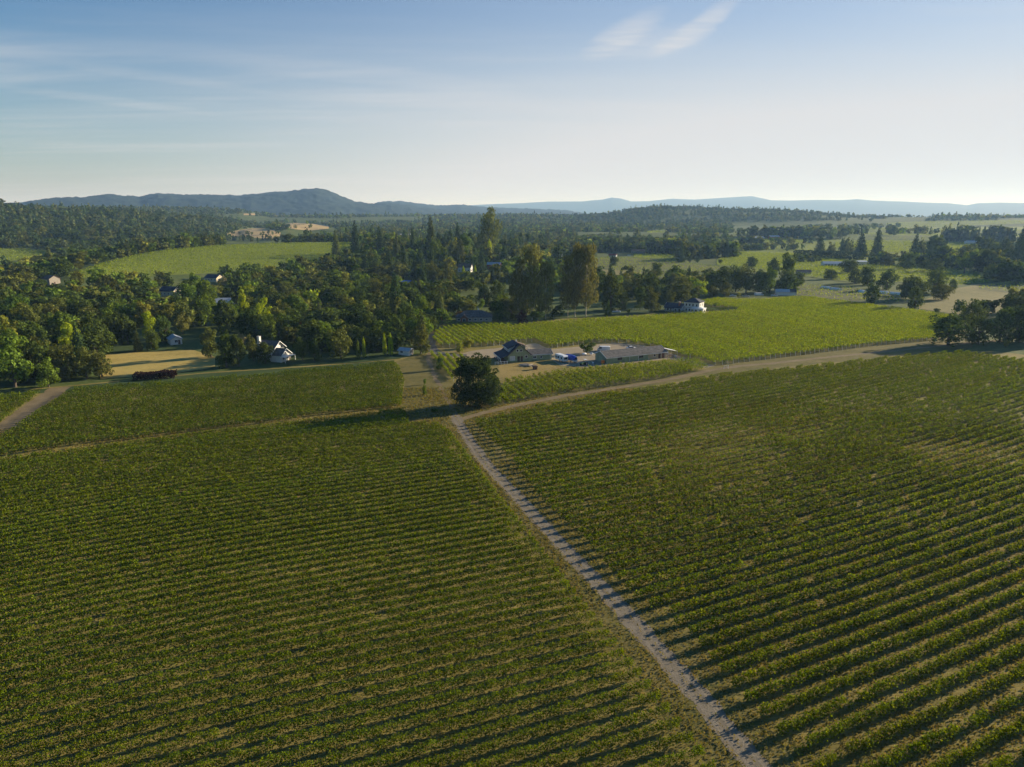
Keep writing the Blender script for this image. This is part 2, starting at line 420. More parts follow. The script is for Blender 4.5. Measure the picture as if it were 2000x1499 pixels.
M_HILL = soil('hill_forest', [(.008, .019, .020), (.014, .028, .026), (.028, .042, .03), (.12, .10, .06)], scale=.004, fine=.02, bump=.8)  # forest tones darkened and blued, distance haze put into the colour
M_HILL.node_tree.nodes['Color Ramp'].color_ramp.elements[2].position = .62
M_HILL.node_tree.nodes['Color Ramp'].color_ramp.elements[3].position = .74
def build_hills():
    for name, R in R_HILLS:
        a0, a1 = R['az'][0] - 2, R['az'][-1] + 2
        az = np.arange(a0, a1, .08)
        D0 = float(np.median(R['D']))
        t = np.concatenate([np.linspace(-R['inner'] * 1.02, 0, 60), np.linspace(0, R['outer'] * 1.02, 24)[1:]])
        A, T = np.meshgrid(np.radians(az), t, indexing='ij')
        Dm = np.interp(np.degrees(A), R['az'], R['D'])
        r = Dm * (1 + T)
        X, Y = r * np.sin(A), r * np.cos(A)
        Z = ridge_z(R, X, Y)
        ed = np.minimum((np.degrees(A) - a0), (a1 - np.degrees(A))) / 2.2
        Z = Z * np.clip(ed, 0, 1) - 3
        if D0 < 9000: Z = Z + (fbm(X * .02, Y * .02, 3) - .5) * 26 * np.clip(Z / 60, 0, 1)
        V = np.stack([X, Y, Z], -1).reshape(-1, 3)
        na, nr = len(az), len(t)
        i, j = np.meshgrid(np.arange(na - 1), np.arange(nr - 1), indexing='ij')
        Q = np.stack([i * nr + j, i * nr + j + 1, (i + 1) * nr + j + 1, (i + 1) * nr + j], -1).reshape(-1, 4)
        tag(link(name, fastmesh(name, V, Q, M_HILL, smooth=True)), kind='structure')
build_hills()

# ---------------------------------------------------------------- flat sheets: soil of the near vineyard, tracks, yard, lawn
def subdiv(poly, step=None):
    return poly
def sheet_xy(name, pts, z, mat, kind='structure'):
    me = bpy.data.meshes.new(name)
    me.from_pydata([(float(p[0]), float(p[1]), z) for p in pts], [], [tuple(range(len(pts)))])
    me.materials.append(mat)
    import bmesh
    bm = bmesh.new(); bm.from_mesh(me); bmesh.ops.triangulate(bm, faces=bm.faces)
    for f in bm.faces:
        if f.normal.z < 0: f.normal_flip()
    bm.to_mesh(me); bm.free()
    return tag(link(name, me), kind=kind)
def sheet_px(name, poly, z, mat, kind='structure'):
    return sheet_xy(name, [P(*p) for p in poly], z, mat, kind)
def ragged(pts, closed, step, amp, seed):
    """resample a ground outline and let its edge wander, so that no border is ruler-straight"""
    r = np.random.default_rng(seed); out = []
    n = len(pts)
    for i in range(n if closed else n - 1):
        a, b = np.array(pts[i]), np.array(pts[(i + 1) % n]); d = np.linalg.norm(b - a); k = max(1, int(d / step))
        nrm = np.array((-(b - a)[1], (b - a)[0])) / max(d, 1e-6)
        for t in range(k): out.append(a + (b - a) * t / k + nrm * r.normal(0, amp))
    if not closed: out.append(np.array(pts[-1]))
    return out
def ribbon(name, px_pts, width, z, mat, amp=.15, seed=1, step=2.0, shift=0.0):
    c = [P(*p) for p in px_pts]
    c = ragged(c, False, step, 0.0, seed)
    r = np.random.default_rng(seed); Lf, Rt = [], []
    for i, p in enumerate(c):
        d = c[min(i + 1, len(c) - 1)] - c[max(i - 1, 0)]; d = d / np.linalg.norm(d); n = np.array((-d[1], d[0]))
        w = width / 2
        Lf.append(p + n * (shift + w + r.normal(0, amp))); Rt.append(p + n * (shift - w + r.normal(0, amp)))
    k = len(c)
    V = np.array([(*p, z) for p in Lf + Rt])
    Q = np.array([(i, i + k, i + 1 + k, i + 1) for i in range(k - 1)])
    return tag(link(name, fastmesh(name, V, Q, mat)), kind='structure')

NEAR = [(-900, 815), (-250, 780), (0, 764), (140, 753), (400, 728), (600, 715), (770, 702), (836, 690), (838, 645), (868, 633), (960, 629), (1065, 626), (1155, 619),
        (1260, 614), (1330, 611), (1336, 608), (1310, 606), (1360, 583), (1440, 584), (1500, 582), (1580, 580), (1655, 589), (1724, 599), (1816, 609), (1899, 624), (1884, 656), (1838, 666), (1840, 688),
        (1940, 686), (2300, 730), (2900, 800), (2900, 1800), (-900, 1800)]
M_VINEFLOOR = soil('vine_floor', [(.08, .075, .018), (.165, .138, .036), (.265, .208, .062), (.35, .275, .095)], scale=.09, fine=1.6, stretch=(math.radians(22), .25, 1.6))
sheet_px('vineyard_floor', NEAR, .02, M_VINEFLOOR)
M_GRAVEL = soil('track_gravel', [(.135, .11, .072), (.20, .166, .115), (.265, .225, .16)], scale=.35, fine=5)
M_DIRT = soil('dirt_road', [(.12, .09, .045), (.20, .15, .08), (.28, .215, .125)], scale=.2, fine=3)
M_YARD = soil('yard_gravel', [(.22, .175, .11), (.31, .25, .165), (.37, .305, .21)], scale=.1, fine=2)
M_ASPH = soil('drive_asphalt', [(.09, .085, .08), (.13, .125, .115)], scale=.2, fine=3)
M_DRYGRASS = soil('dry_grass', [(.11, .095, .03), (.21, .16, .05), (.32, .23, .075), (.18, .155, .045)], scale=.08, fine=1.2)
M_CLEAR = soil('mown_weeds', [(.06, .06, .016), (.11, .10, .026), (.18, .145, .045), (.25, .195, .075)], scale=.1, fine=1.5, stretch=(math.radians(-65), .35, 1.2))
M_LAWN = soil('lawn', [(.03, .05, .015), (.05, .075, .02), (.075, .095, .03)], scale=.07, fine=1.2)
M_MEADOW = soil('hay_meadow', [(.16, .14, .035), (.33, .25, .07), (.46, .34, .10), (.24, .22, .055)], scale=.045, fine=.9, stretch=(.2, .4, 1.3))
CLEARING = [(772, 706), (806, 696), (836, 692), (850, 708), (870, 733), (896, 760), (905, 790), (990, 800), (930, 822), (912, 832), (872, 838), (852, 833), (800, 835), (784, 815), (786, 790), (792, 750), (780, 722)]
sheet_xy('grass_clearing', ragged([P(*p) for p in CLEARING], True, 3, .5, 5), .026, M_CLEAR)
sheet_xy('track_verge', ragged([P(*p) for p in [(868, 835), (915, 830), (960, 868), (1065, 990), (1230, 1165), (1345, 1245), (1445, 1368), (1560, 1490), (1700, 1660), (1480, 1660), (1325, 1440), (1215, 1300), (1125, 1185), (1025, 1055), (945, 950)]], True, 2.5, .35, 6), .030, M_CLEAR)
TRACK = [(888, 812), (899, 832), (918, 862), (942, 898), (1000, 960), (1068, 1033), (1133, 1103), (1242, 1221), (1352, 1345), (1480, 1499), (1640, 1690)]
ribbon('gravel_track', TRACK, 3.3, .042, M_GRAVEL, .16, 2, 1.1)
M_RUT = soil('worn_rut', [(.15, .122, .082), (.22, .183, .13), (.285, .242, .175)], scale=.3, fine=4)
for side in (-.78, .78): ribbon('wheel_rut', TRACK, .62, .046, M_RUT, .07, 31 if side < 0 else 32, 1.0, side)
ribbon('dirt_track', [(892, 815), (880, 790), (868, 770), (852, 742), (842, 718), (836, 700), (838, 690)], 1.6, .038, M_DIRT, .35, 3)
ROAD = [(884, 824), (925, 812), (962, 803), (1000, 794), (1100, 774), (1200, 759), (1300, 743), (1392, 723), (1440, 716), (1500, 711), (1600, 700), (1700, 690), (1836, 676), (1960, 665)]
sheet_xy('road_verge', ragged([P(*p) for p in [(960, 800), (1100, 768), (1200, 753), (1300, 738), (1385, 718), (1403, 713), (1440, 708), (1572, 692), (1704, 676), (1838, 664), (1900, 660), (1900, 680), (1840, 686), (1700, 701), (1600, 711), (1500, 722), (1400, 732), (1300, 750), (1200, 766), (1100, 784), (985, 808)]], True, 4, .4, 8), .032, M_CLEAR)
ribbon('dirt_road', ROAD, 2.8, .040, M_DIRT, .22, 4)
sheet_xy('yard', ragged([P(*p) for p in [(905, 690), (930, 684), (968, 681), (1003, 677), (1045, 671), (1076, 683), (1124, 678), (1200, 670), (1260, 675), (1330, 697), (1400, 716), (1385, 722), (1340, 708), (1305, 702), (1184, 714), (1150, 718), (1090, 714), (1078, 703), (1000, 701), (930, 699), (880, 699)]], True, 3, .3, 9), .028, M_YARD)
ribbon('driveway', [(846, 652), (840, 672), (846, 686), (870, 694), (910, 695)], 5.0, .034, M_ASPH, .2, 5)
sheet_xy('dry_lawn', ragged([P(*p) for p in [(974, 714), (992, 709), (1078, 704), (1092, 712), (1094, 719), (1060, 733), (1000, 742), (978, 743)]], True, 2, .3, 10), .033, M_DRYGRASS)
ribbon('dirt_strip', [(118, 757), (92, 776), (56, 801), (4, 842), (-60, 892), (-140, 960)], 6.5, .030, M_DIRT, .3, 7)
ribbon('field_path', [(800, 797), (700, 811), (350, 853), (0, 897), (-300, 940)], .35, .034, M_DRYGRASS, .15, 11)

sheet_px('grass_verge', [(0, 767), (140, 755), (400, 730), (600, 717), (770, 704), (770, 711), (700, 719), (500, 737), (300, 753), (150, 764), (84, 768), (0, 777)], .024, M_LAWN)
# draped fields: (top edge, bottom edge) as seen, sampled on the terrain
def drape(name, top, bot, mat, dz, n=14, step=6):
    xs = np.arange(max(top[0][0], bot[0][0]), min(top[-1][0], bot[-1][0]) + .1, step)
    ty, by = np.interp(xs, *zip(*top)), np.interp(xs, *zip(*bot))
    V = []
    for x, a, b in zip(xs, ty, by):
        for t in np.linspace(0, 1, n):
            p = PT(x, a + (b - a) * t); V.append((p[0], p[1], p[2] + dz))
    k = len(xs)
    Q = [(i * n + j, i * n + j + 1, (i + 1) * n + j + 1, (i + 1) * n + j) for i in range(k - 1) for j in range(n - 1)]
    me = fastmesh(name, np.array(V), np.array(Q), mat, smooth=True)
    me.flip_normals() if me.polygons[0].normal.z < 0 else None
    tag(link(name, me), kind='structure')
M_VFIELD = soil('vine_field', [(.10, .125, .018), (.16, .19, .026), (.21, .235, .04)], scale=.03, fine=.5)
M_FALLOW = soil('fallow_rows', [(.07, .085, .026), (.12, .125, .042), (.18, .155, .065)], scale=.02, fine=.6, stretch=(math.radians(20), .15, 1.5))
M_TAN = soil('tan_pasture', [(.10, .11, .028), (.165, .15, .045), (.22, .185, .065), (.12, .13, .032)], scale=.02, fine=.35)
M_GOLD = soil('gold_hill', [(.36, .25, .10), (.46, .33, .15), (.52, .38, .18)], scale=.01, fine=.12)
FIELDS = [
    ('valley_floor', [(1430, 456), (1560, 446), (1740, 443), (1900, 444), (2250, 441)], [(1430, 533), (1560, 531), (1600, 520), (1760, 526), (1900, 543), (1960, 550), (2250, 556)], 'vine'),
    ('field', [(132, 539), (200, 516), (260, 501), (330, 489), (430, 481), (520, 477), (600, 476), (700, 475)], [(132, 542), (180, 545), (300, 540), (400, 535), (480, 528), (560, 520), (640, 512), (700, 500)], 'vine'),
    ('field', [(1238, 497), (1288, 496.5), (1323, 499)], [(1238, 503), (1290, 507), (1323, 511)], 'vine'),
    ('field', [(1160, 504), (1240, 504), (1323, 512), (1400, 522), (1455, 530)], [(1160, 520), (1230, 537), (1330, 548), (1375, 548), (1455, 534)], 'fallow'),
    ('field', [(1400, 509), (1445, 494), (1500, 495), (1600, 499), (1650, 506)], [(1400, 519), (1450, 524), (1520, 530), (1600, 530), (1650, 528)], 'vine'),
    ('field', [(1560, 534), (1609, 519), (1701, 519), (1770, 525), (1860, 535), (1956, 547)], [(1560, 539), (1655, 551), (1758, 552), (1869, 558), (1920, 553), (1956, 548)], 'vine'),
    ('field', [(1556, 556), (1660, 563), (1780, 578)], [(1556, 577), (1690, 592), (1780, 594)], 'fallow'),
    ('pasture', [(1795, 590), (1870, 563), (1960, 550), (2040, 549), (2250, 553)], [(1795, 604), (1885, 617), (1935, 615), (2040, 604), (2250, 610)], 'tan'),
    ('field', [(1630, 474), (1680, 470), (1786, 472), (1960, 476)], [(1630, 485), (1680, 492), (1780, 495), (1870, 498), (1900, 488), (1960, 482)], 'vine'),
    ('field', [(1730, 436), (1840, 432), (2000, 431), (2250, 430)], [(1730, 442), (1830, 447), (1900, 441), (2000, 438), (2250, 438)], 'vine'),
    ('field', [(1484, 470), (1530, 468), (1587, 469)], [(1484, 474), (1530, 476), (1587, 474)], 'vine'),
    ('pasture', [(1172, 527), (1220, 529), (1256, 533)], [(1172, 530), (1206, 552), (1256, 545)], 'tan'),
    ('pasture', [(1070, 512), (1104, 514)], [(1070, 520), (1104, 530)], 'tan'),
    ('field', [(1306, 476), (1326, 476)], [(1306, 482), (1326, 485)], 'vine'),
    ('field', [(1264, 452), (1296, 450), (1336, 443)], [(1264, 456), (1296, 455), (1336, 449)], 'vine'),
    ('dry_hillside', [(444, 457), (462, 451), (484, 447), (520, 446.5), (548, 455)], [(444, 461), (470, 463), (500, 465), (530, 468), (548, 462)], 'gold'),
    ('dry_hillside', [(546, 440), (570, 436), (606, 437), (645, 443)], [(546, 444), (580, 449), (606, 451), (645, 447)], 'gold'),
    ('dry_hillside', [(476, 418), (500, 417.5)], [(476, 421), (500, 421)], 'gold'),
    ('dry_hillside', [(533, 420), (556, 417), (576, 418)], [(533, 424), (556, 422.5), (576, 422)], 'gold'),
    ('field', [(-120, 486), (0, 487), (40, 486), (98, 491)], [(-120, 515), (0, 512), (50, 509), (98, 493)], 'vine'),
    ('pasture', [(180, 586), (230, 582), (320, 573), (336, 572)], [(180, 592), (250, 590), (320, 584), (336, 580)], 'tan'),
    ('meadow', [(196, 694), (250, 690), (310, 688), (376, 684), (425, 700)], [(196, 742), (270, 736), (340, 730), (400, 722), (425, 716)], 'hay'),
    ('field', [(1912, 560), (1960, 553), (2040, 552), (2250, 556)], [(1912, 566), (1960, 572), (2040, 576), (2250, 580)], 'fallow'),
    ('lawn', [(560, 704), (600, 692), (700, 690), (790, 690)], [(560, 716), (600, 714), (700, 709), (790, 700)], 'lawn'),
    ('lawn', [(205, 664), (300, 658), (330, 655)], [(205, 690), (300, 688), (330, 684)], 'lawn'),
    ('lawn', [(1160, 606), (1230, 606), (1300, 604), (1440, 601)], [(1160, 617), (1230, 613), (1300, 611), (1440, 606)], 'lawn'),
]
MATS_F = dict(vine=M_VFIELD, fallow=M_FALLOW, tan=M_TAN, gold=M_GOLD, hay=M_MEADOW, lawn=M_LAWN)
for k, (nm, top, bot, mk) in enumerate(FIELDS):
    d = np.linalg.norm(PT(*bot[0])[:2])
    drape(nm, top, bot, MATS_F[mk], .03 + d * 2e-4 + .004 * k if k else .02, n=16, step=min(8, (top[-1][0] - top[0][0]) / 6))
FIELD_POLYS = [list(t) + list(b)[::-1] for _, t, b, _ in FIELDS]

# ---------------------------------------------------------------- vine rows
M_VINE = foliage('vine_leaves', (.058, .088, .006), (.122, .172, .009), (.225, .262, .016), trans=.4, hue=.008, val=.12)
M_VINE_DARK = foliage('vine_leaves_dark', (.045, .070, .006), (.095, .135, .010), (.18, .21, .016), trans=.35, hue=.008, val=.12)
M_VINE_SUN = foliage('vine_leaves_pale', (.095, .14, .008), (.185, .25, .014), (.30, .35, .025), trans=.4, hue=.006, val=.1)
M_POST = solid('post_wood', (.42, .38, .31), .8, var=.2, scale=4)
def clip_rows(poly, az, spacing, phase=0.0, bend=None):
    """parallel row lines through a ground polygon -> list of (p0, p1)"""
    poly = np.array([P(*p) for p in poly]); d = np.array((math.cos(az), math.sin(az))); n = np.array((-d[1], d[0]))
    if bend: poly = np.array(ragged(poly, True, 4.0, 0.0, 1))
    t, s = poly @ n, poly @ d
    if bend: t = t - bend(s)
    rows = []
    for k in np.arange(math.ceil((t.min() - phase) / spacing), math.floor((t.max() - phase) / spacing) + 1):
        c = k * spacing + phase; xs = []
        for i in range(len(poly)):
            a, b = i, (i + 1) % len(poly)
            if (t[a] > c) != (t[b] > c): xs.append(s[a] + (s[b] - s[a]) * (c - t[a]) / (t[b] - t[a]))
        xs.sort()
        for a, b in zip(xs[::2], xs[1::2]):
            if b - a > 2.0: rows.append((d * a + n * c, d * b + n * c))
    return rows
def row_mesh(name, p0, p1, dens, size, mat, height=1.9, width=.3, base=.5, plant=1.7, gap=.03, vig=None, seed=0, bend=None):
    r = np.random.default_rng(seed)
    Lr = np.linalg.norm(p1 - p0); d = (p1 - p0) / Lr; nrm = np.array((-d[1], d[0]))
    n = int(Lr * dens)
    s = r.uniform(0, Lr, n)
    pl = np.floor(s / plant).astype(int); npl = int(Lr / plant) + 2
    pv = np.clip(r.normal(.97, .15, npl), .3, 1.25); pv[r.random(npl) < gap] = .12
    xy0 = p0 + d * ((np.arange(npl) + .5) * plant)[:, None]
    if vig is not None: pv = pv * vig(xy0)
    s0 = float(p0 @ d)
    f = (s / plant - pl) - .5                                    # place within a plant: fullest at its trunk
    shape = 1 - .3 * (2 * np.abs(f)) ** 2.5
    v = pv[pl] * shape
    keep = r.random(n) < np.clip(v, 0, 1)
    s, v, n = s[keep], v[keep], int(keep.sum())
    lean = r.normal(0, .10, npl)[pl[keep]]
    h = np.where(r.random(n) < .12, r.uniform(.9, 1.12, n), r.beta(2.0, 1.5, n))   # some shoots stand above the wires
    z = base + (height - base) * h * np.clip(.55 + .5 * v, .4, 1.12)
    w = r.normal(0, width, n) * (1.1 - .45 * np.abs(h - .55)) + lean
    wb = w + bend(s + s0) if bend else w
    C = np.empty((n, 3)); C[:, :2] = p0 + d * s[:, None] + nrm * wb[:, None]; C[:, 2] = z + .02
    N = r.normal(0, .75, (n, 3)); N[:, :2] += nrm * np.sign(w)[:, None] * .6; N[:, 2] += .45
    o = np.array((*((p0 + p1) / 2), 0))
    V, Q = leaf_quads(C - o, N, size * r.uniform(.7, 1.25, n), .85, r)
    return fastmesh(name, V, Q, mat), o
BLOCKS = {
    'A': dict(poly=[(-420, 957), (-200, 931), (0, 903), (350, 858), (700, 816), (788, 803), (800, 832), (854, 832), (878, 848), (956, 950), (1038, 1055), (1140, 1185), (1232, 1300), (1343, 1440), (1414, 1530), (1440, 1560), (-560, 1560)],
              az=21.7, sp=2.36, lab='long green vine row in the big vineyard block left of the gravel track', grp='vine rows left of the gravel track'),
    'B': dict(poly=[(148, 764), (300, 753), (500, 737), (700, 719), (768, 711), (780, 722), (790, 748), (786, 772), (784, 796), (700, 805), (350, 847), (0, 892), (-60, 900), (0, 862), (78, 806)],
              az=21.7, sp=2.3, lab='dense dark green vine row behind the bare path, in front of the oak wood', grp='vine rows of the upper left block'),
    'C': dict(poly=[(-90, 784), (0, 776), (76, 768), (80, 771), (-10, 838), (-70, 886), (-90, 890)],
              az=21.7, sp=2.3, lab='short vine row left of the bare dirt strip at the wood edge', grp='vine rows left of the dirt strip'),
    'D': dict(poly=[(985, 814), (1100, 790), (1200, 772), (1300, 756), (1400, 737), (1500, 727), (1600, 717), (1700, 706), (1800, 696), (1880, 690), (2000, 707), (2300, 742), (2400, 770), (2400, 1560), (1620, 1560), (1560, 1488), (1445, 1368), (1345, 1245), (1230, 1165), (1140, 1060), (1065, 990), (1000, 905), (955, 858), (925, 830)],
              az=24.3, sp=2.86, lab='long vine row with dry grass strips beside it, right of the gravel track', grp='vine rows right of the gravel track'),
    'E': dict(poly=[(970, 795), (1100, 770), (1200, 755), (1300, 740), (1388, 722), (1355, 708), (1300, 711), (1180, 722), (1090, 732), (1080, 735), (985, 748)],
              az=-71, sp=2.8, lab='short bushy vine row between the long barn and the dirt road', grp='vine rows in front of the long barn'),
    'F': dict(poly=[(845, 664), (853, 652), (868, 642), (920, 637), (970, 637), (1005, 640), (1065, 634), (1155, 627), (1260, 622), (1336, 617), (1440, 611), (1442, 605), (1380, 600), (1364, 592), (1400, 586), (1440, 589), (1500, 588), (1544, 584), (1580, 584), (1655, 594), (1724, 603), (1816, 614), (1899, 628), (1836, 664), (1704, 676), (1572, 693), (1440, 709), (1400, 714), (1330, 697), (1271, 679), (1236, 673), (1213, 670), (1160, 670), (1124, 675), (1076, 681), (1043, 667), (1014, 670), (964, 676), (874, 679), (862, 679)],
              az=-71, sp=2.9, lab='bright sunlit vine row behind the green farmhouse and the long barn', grp='vine rows behind the farm buildings'),
    'G': dict(poly=[(838, 692), (868, 698), (906, 699), (916, 714), (890, 748), (862, 727), (848, 708)],
              az=-74, sp=2.7, lab='short vine row between the driveway and the big round tree', grp='vine rows beside the driveway'),
}
def weak_patch(xy):
    w = fbm(xy[:, 0] * .035 + 3, xy[:, 1] * .05 + 9, 3)
    u, v = proj(xy[:, 0], xy[:, 1], 0.0 * xy[:, 0])
    zone = np.exp(-((v - 885) / 75) ** 2) * np.clip((u - 1150) / 250, 0, 1)
    return np.clip(1.12 - zone * np.clip((w - .36) * 3.2, 0, .8), .2, 1.15)
def wave(xy):
    return .9 + .35 * (fbm(xy[:, 0] * .04, xy[:, 1] * .04, 3) - .3)
n_rows = 0
BEND = {'A': lambda s: -.0016 * np.minimum(s - 10, 0) ** 2, 'B': lambda s: -.0016 * np.minimum(s - 10, 0) ** 2, 'D': lambda s: .0004 * np.maximum(s - 60, 0) ** 2}
for key, B in BLOCKS.items():
    for i, (a, b) in enumerate(clip_rows(B['poly'], math.radians(B['az']), B['sp'], .4, BEND.get(key))):
        mid = np.hypot(*((a + b) / 2))
        if key in 'AD':
            k = np.clip((mid - 70) / 130, 0, 1)
            dens, size = 210 - 130 * k, .095 + .065 * k
        else:
            dens, size = {'B': (44, .20), 'C': (44, .20), 'E': (42, .2), 'F': (24, .27), 'G': (36, .22)}[key]
        kw = dict(height=1.95, width=.30, bend=BEND.get(key))
        if key == 'A': kw.update(height=1.52, width=.22, base=.25, gap=.008, vig=wave)
        if key == 'D': kw.update(height=1.6, width=.26, base=.25, gap=.04, vig=weak_patch, plant=1.9)
        if key in 'BC': kw.update(height=1.7, base=.3, width=.32, gap=.02, vig=wave)
        if key == 'E': kw.update(height=2.3, width=.36, plant=2.0)
        if key == 'F': kw.update(height=2.2, width=.34, base=.8, gap=.01)
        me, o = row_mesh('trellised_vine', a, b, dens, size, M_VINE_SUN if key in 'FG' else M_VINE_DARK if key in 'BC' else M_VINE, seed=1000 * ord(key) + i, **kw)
        ob = link('trellised_vine', me, None, o)
        tag(ob, B['lab'], 'vine row', B['grp'])
        n_rows += 1
        if key in 'FG':
            e = b - o[:2]                                          # the end of the row that faces the yard
            d = (b - a) / np.linalg.norm(b - a)
            MB().tube([(*(e + d * .35), .0), (*(e - d * .1), 2.0)], [.09, .07], 6).build('end_post', M_POST, ob)
print('vine rows', n_rows)

# vines of the fields farther away, past what one could count
def far_vines():
    Cs, Ns = [], []
    for (nm, top, bot, mk), poly in zip(FIELDS, FIELD_POLYS):
        if mk not in ('vine', 'fallow'): continue
        G = np.array([PT(*p) for p in poly]); az = math.radians(-68 if mk == 'vine' else 18); 
        if G[:, 0].max() < 0: az = math.radians(70)
        d = np.array((math.cos(az), math.sin(az))); n = np.array((-d[1], d[0]))
        dist = np.median(np.hypot(G[:, 0], G[:, 1])); sp = 2.8 if dist < 900 else 4.5 if dist < 1600 else 9.0
        t, s = G[:, :2] @ n, G[:, :2] @ d
        ks = np.arange(t.min(), t.max(), sp); lin = (1.1 if mk == 'vine' else .45) * 2.8 / sp * (1 if dist < 1600 else .5)
        m = int((s.max() - s.min()) * len(ks) * lin)
        if m <= 0: continue
        m = min(m, 150000)
        c = rng.choice(ks, m); q = rng.uniform(s.min(), s.max(), m)
        xy = d * q[:, None] + n * (c + rng.normal(0, .3, m))[:, None]
        z = terrain(xy[:, 0], xy[:, 1]); u, v = proj(xy[:, 0], xy[:, 1], z)
        k = inside(u, v, poly)
        C = np.c_[xy[k], z[k] + rng.uniform(.8, 1.9, k.sum())]
        N = rng.normal(0, .6, C.shape); N[:, 2] += .8
        Cs.append((C, N, .5 if dist < 900 else .7 if dist < 1600 else 1.1))
    VV, QQ, o = [], [], 0
    for C, N, sz in Cs:
        V, Q = leaf_quads(C, N, sz * rng.uniform(.7, 1.2, len(C)), 1.0); VV.append(V); QQ.append(Q + o); o += len(V)
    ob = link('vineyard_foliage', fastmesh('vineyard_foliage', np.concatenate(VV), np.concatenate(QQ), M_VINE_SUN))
    tag(ob, 'green vines covering the distant valley fields and the hilltop', 'vines', kind='stuff')
    print('far vines', o // 4)
far_vines()

# weeds and dry grass between the nearer rows, on the verges and the clearing
M_TUFT = foliage('grass_tufts', (.13, .105, .022), (.26, .20, .045), (.18, .19, .028), trans=.3, hue=0, val=0)
def tufts():
    n = 330000
    r = 48 + (235 - 48) * rng.random(n) ** 1.15; a = rng.uniform(-.76, .76, n)
    x, y = r * np.sin(a), r * np.cos(a)
    u, v = proj(x, y, 0 * x)
    bad = np.zeros(n, bool)
    c = np.array([P(*p) for p in TRACK]); c2 = np.array([P(*p) for p in ROAD])
    for cc, w in ((c, 1.25), (c2, 1.6)):
        for p, q in zip(cc[:-1], cc[1:]):
            dd = q - p; t = np.clip(((x - p[0]) * dd[0] + (y - p[1]) * dd[1]) / (dd @ dd), 0, 1)
            bad |= np.hypot(x - p[0] - t * dd[0], y - p[1] - t * dd[1]) < w
    k = inside(u, v, NEAR) & ~bad & (fbm(x * .12, y * .12, 3) + rng.random(n) * .5 > .55)
    A_ = inside(u, v, BLOCKS['A']['poly'])
    k &= ~A_ | (rng.random(n) < .3)
    crown = np.zeros(n, bool)
    for p, q in zip(c[:-1], c[1:]):
        dd = q - p; t = np.clip(((x - p[0]) * dd[0] + (y - p[1]) * dd[1]) / (dd @ dd), 0, 1)
        crown |= np.hypot(x - p[0] - t * dd[0], y - p[1] - t * dd[1]) < .3
    k |= crown & (rng.random(n) < .22)
    x, y, r = x[k], y[k], r[k]
    C = np.c_[x, y, .02 + rng.uniform(.06, .2, len(x))]
    N = rng.normal(0, 1, C.shape); N[:, 2] *= .5
    V, Q = leaf_quads(C, N, .09 + .0007 * r, .75)
    V[:, 2] = np.maximum(V[:, 2], .045)
    tag(link('grass', fastmesh('grass', V, Q, M_TUFT)), 'dry grass and weeds between the vine rows and along the track', 'grass', kind='stuff')
tufts()
# ---------------------------------------------------------------- trees
# crown makers: leaf centres, facing directions and sizes for a tree 1 m wide (x, y in -.5..+.5) and 1 m high
def blobs_crown(r, n, blobs, leaf, up=.25):
    """leaves on the skins of several overlapping lumps; blobs: (x, y, z, rx, rz)"""
    B = np.array(blobs); wgt = B[:, 3] ** 2; k = r.choice(len(B), n, p=wgt / wgt.sum())
    d = r.normal(0, 1, (n, 3)); d[:, 2] += up; d /= np.linalg.norm(d, axis=1, keepdims=True)
    rad = 1 - np.abs(r.normal(0, .16, n)) + r.normal(0, .05, n)
    b = B[k]
    C = np.c_[b[:, 0] + d[:, 0] * b[:, 3] * rad, b[:, 1] + d[:, 1] * b[:, 3] * rad, b[:, 2] + d[:, 2] * b[:, 4] * rad]
    return C, d + r.normal(0, .45, (n, 3)), leaf * r.uniform(.6, 1.35, n)
def crown_oak(r, n, leaf):
    bl = []
    for i in range(28):
        a = r.uniform(0, 6.283); z = r.uniform(.08, .86); q = r.uniform(.12, .37) * math.sin(math.pi * (.20 + .66 * z)) ** .5
        s = r.uniform(.085, .17); bl.append((q * math.cos(a), q * math.sin(a), z, s, s * 1.05))
    bl += [(0, 0, .45, .28, .38), (0, 0, .72, .2, .18)]
    return blobs_crown(r, n, bl, leaf)
def crown_broad(r, n, leaf):
    bl = []
    for i in range(17):
        a = r.uniform(0, 6.283); z = r.uniform(.16, .9); q = r.uniform(.1, .36) * math.sin(math.pi * (z * .78 + .14)) ** .6
        s = r.uniform(.10, .17) * (1.15 - .45 * z); bl.append((q * math.cos(a), q * math.sin(a), z, s * 1.15, s))
    bl.append((0, 0, .45, .24, .36))
    return blobs_crown(r, n, bl, leaf, .2)
def crown_conifer(r, n, leaf):
    nw = 13
    z = .06 + .94 * (1 - np.sqrt(r.random(n))) ** 1.0
    lv = z * nw; fr = lv - np.floor(lv)
    R = .5 * (1 - z) ** .62 * (1.0 - .42 * fr) * (.82 + .36 * r.random(n))
    na = 9; lay = np.floor(lv)
    a0 = (r.integers(0, na, n) + .5 * (lay % 2)) / na * 6.283 + r.normal(0, .2, n) + lay * 1.3
    q = R * r.random(n) ** .35
    C = np.c_[q * np.cos(a0), q * np.sin(a0), z - q * .12]
    N = np.c_[np.cos(a0) * .7, np.sin(a0) * .7, .5 + 0 * a0] + r.normal(0, .4, (n, 3))
    return C, N, leaf * r.uniform(.6, 1.3, n)
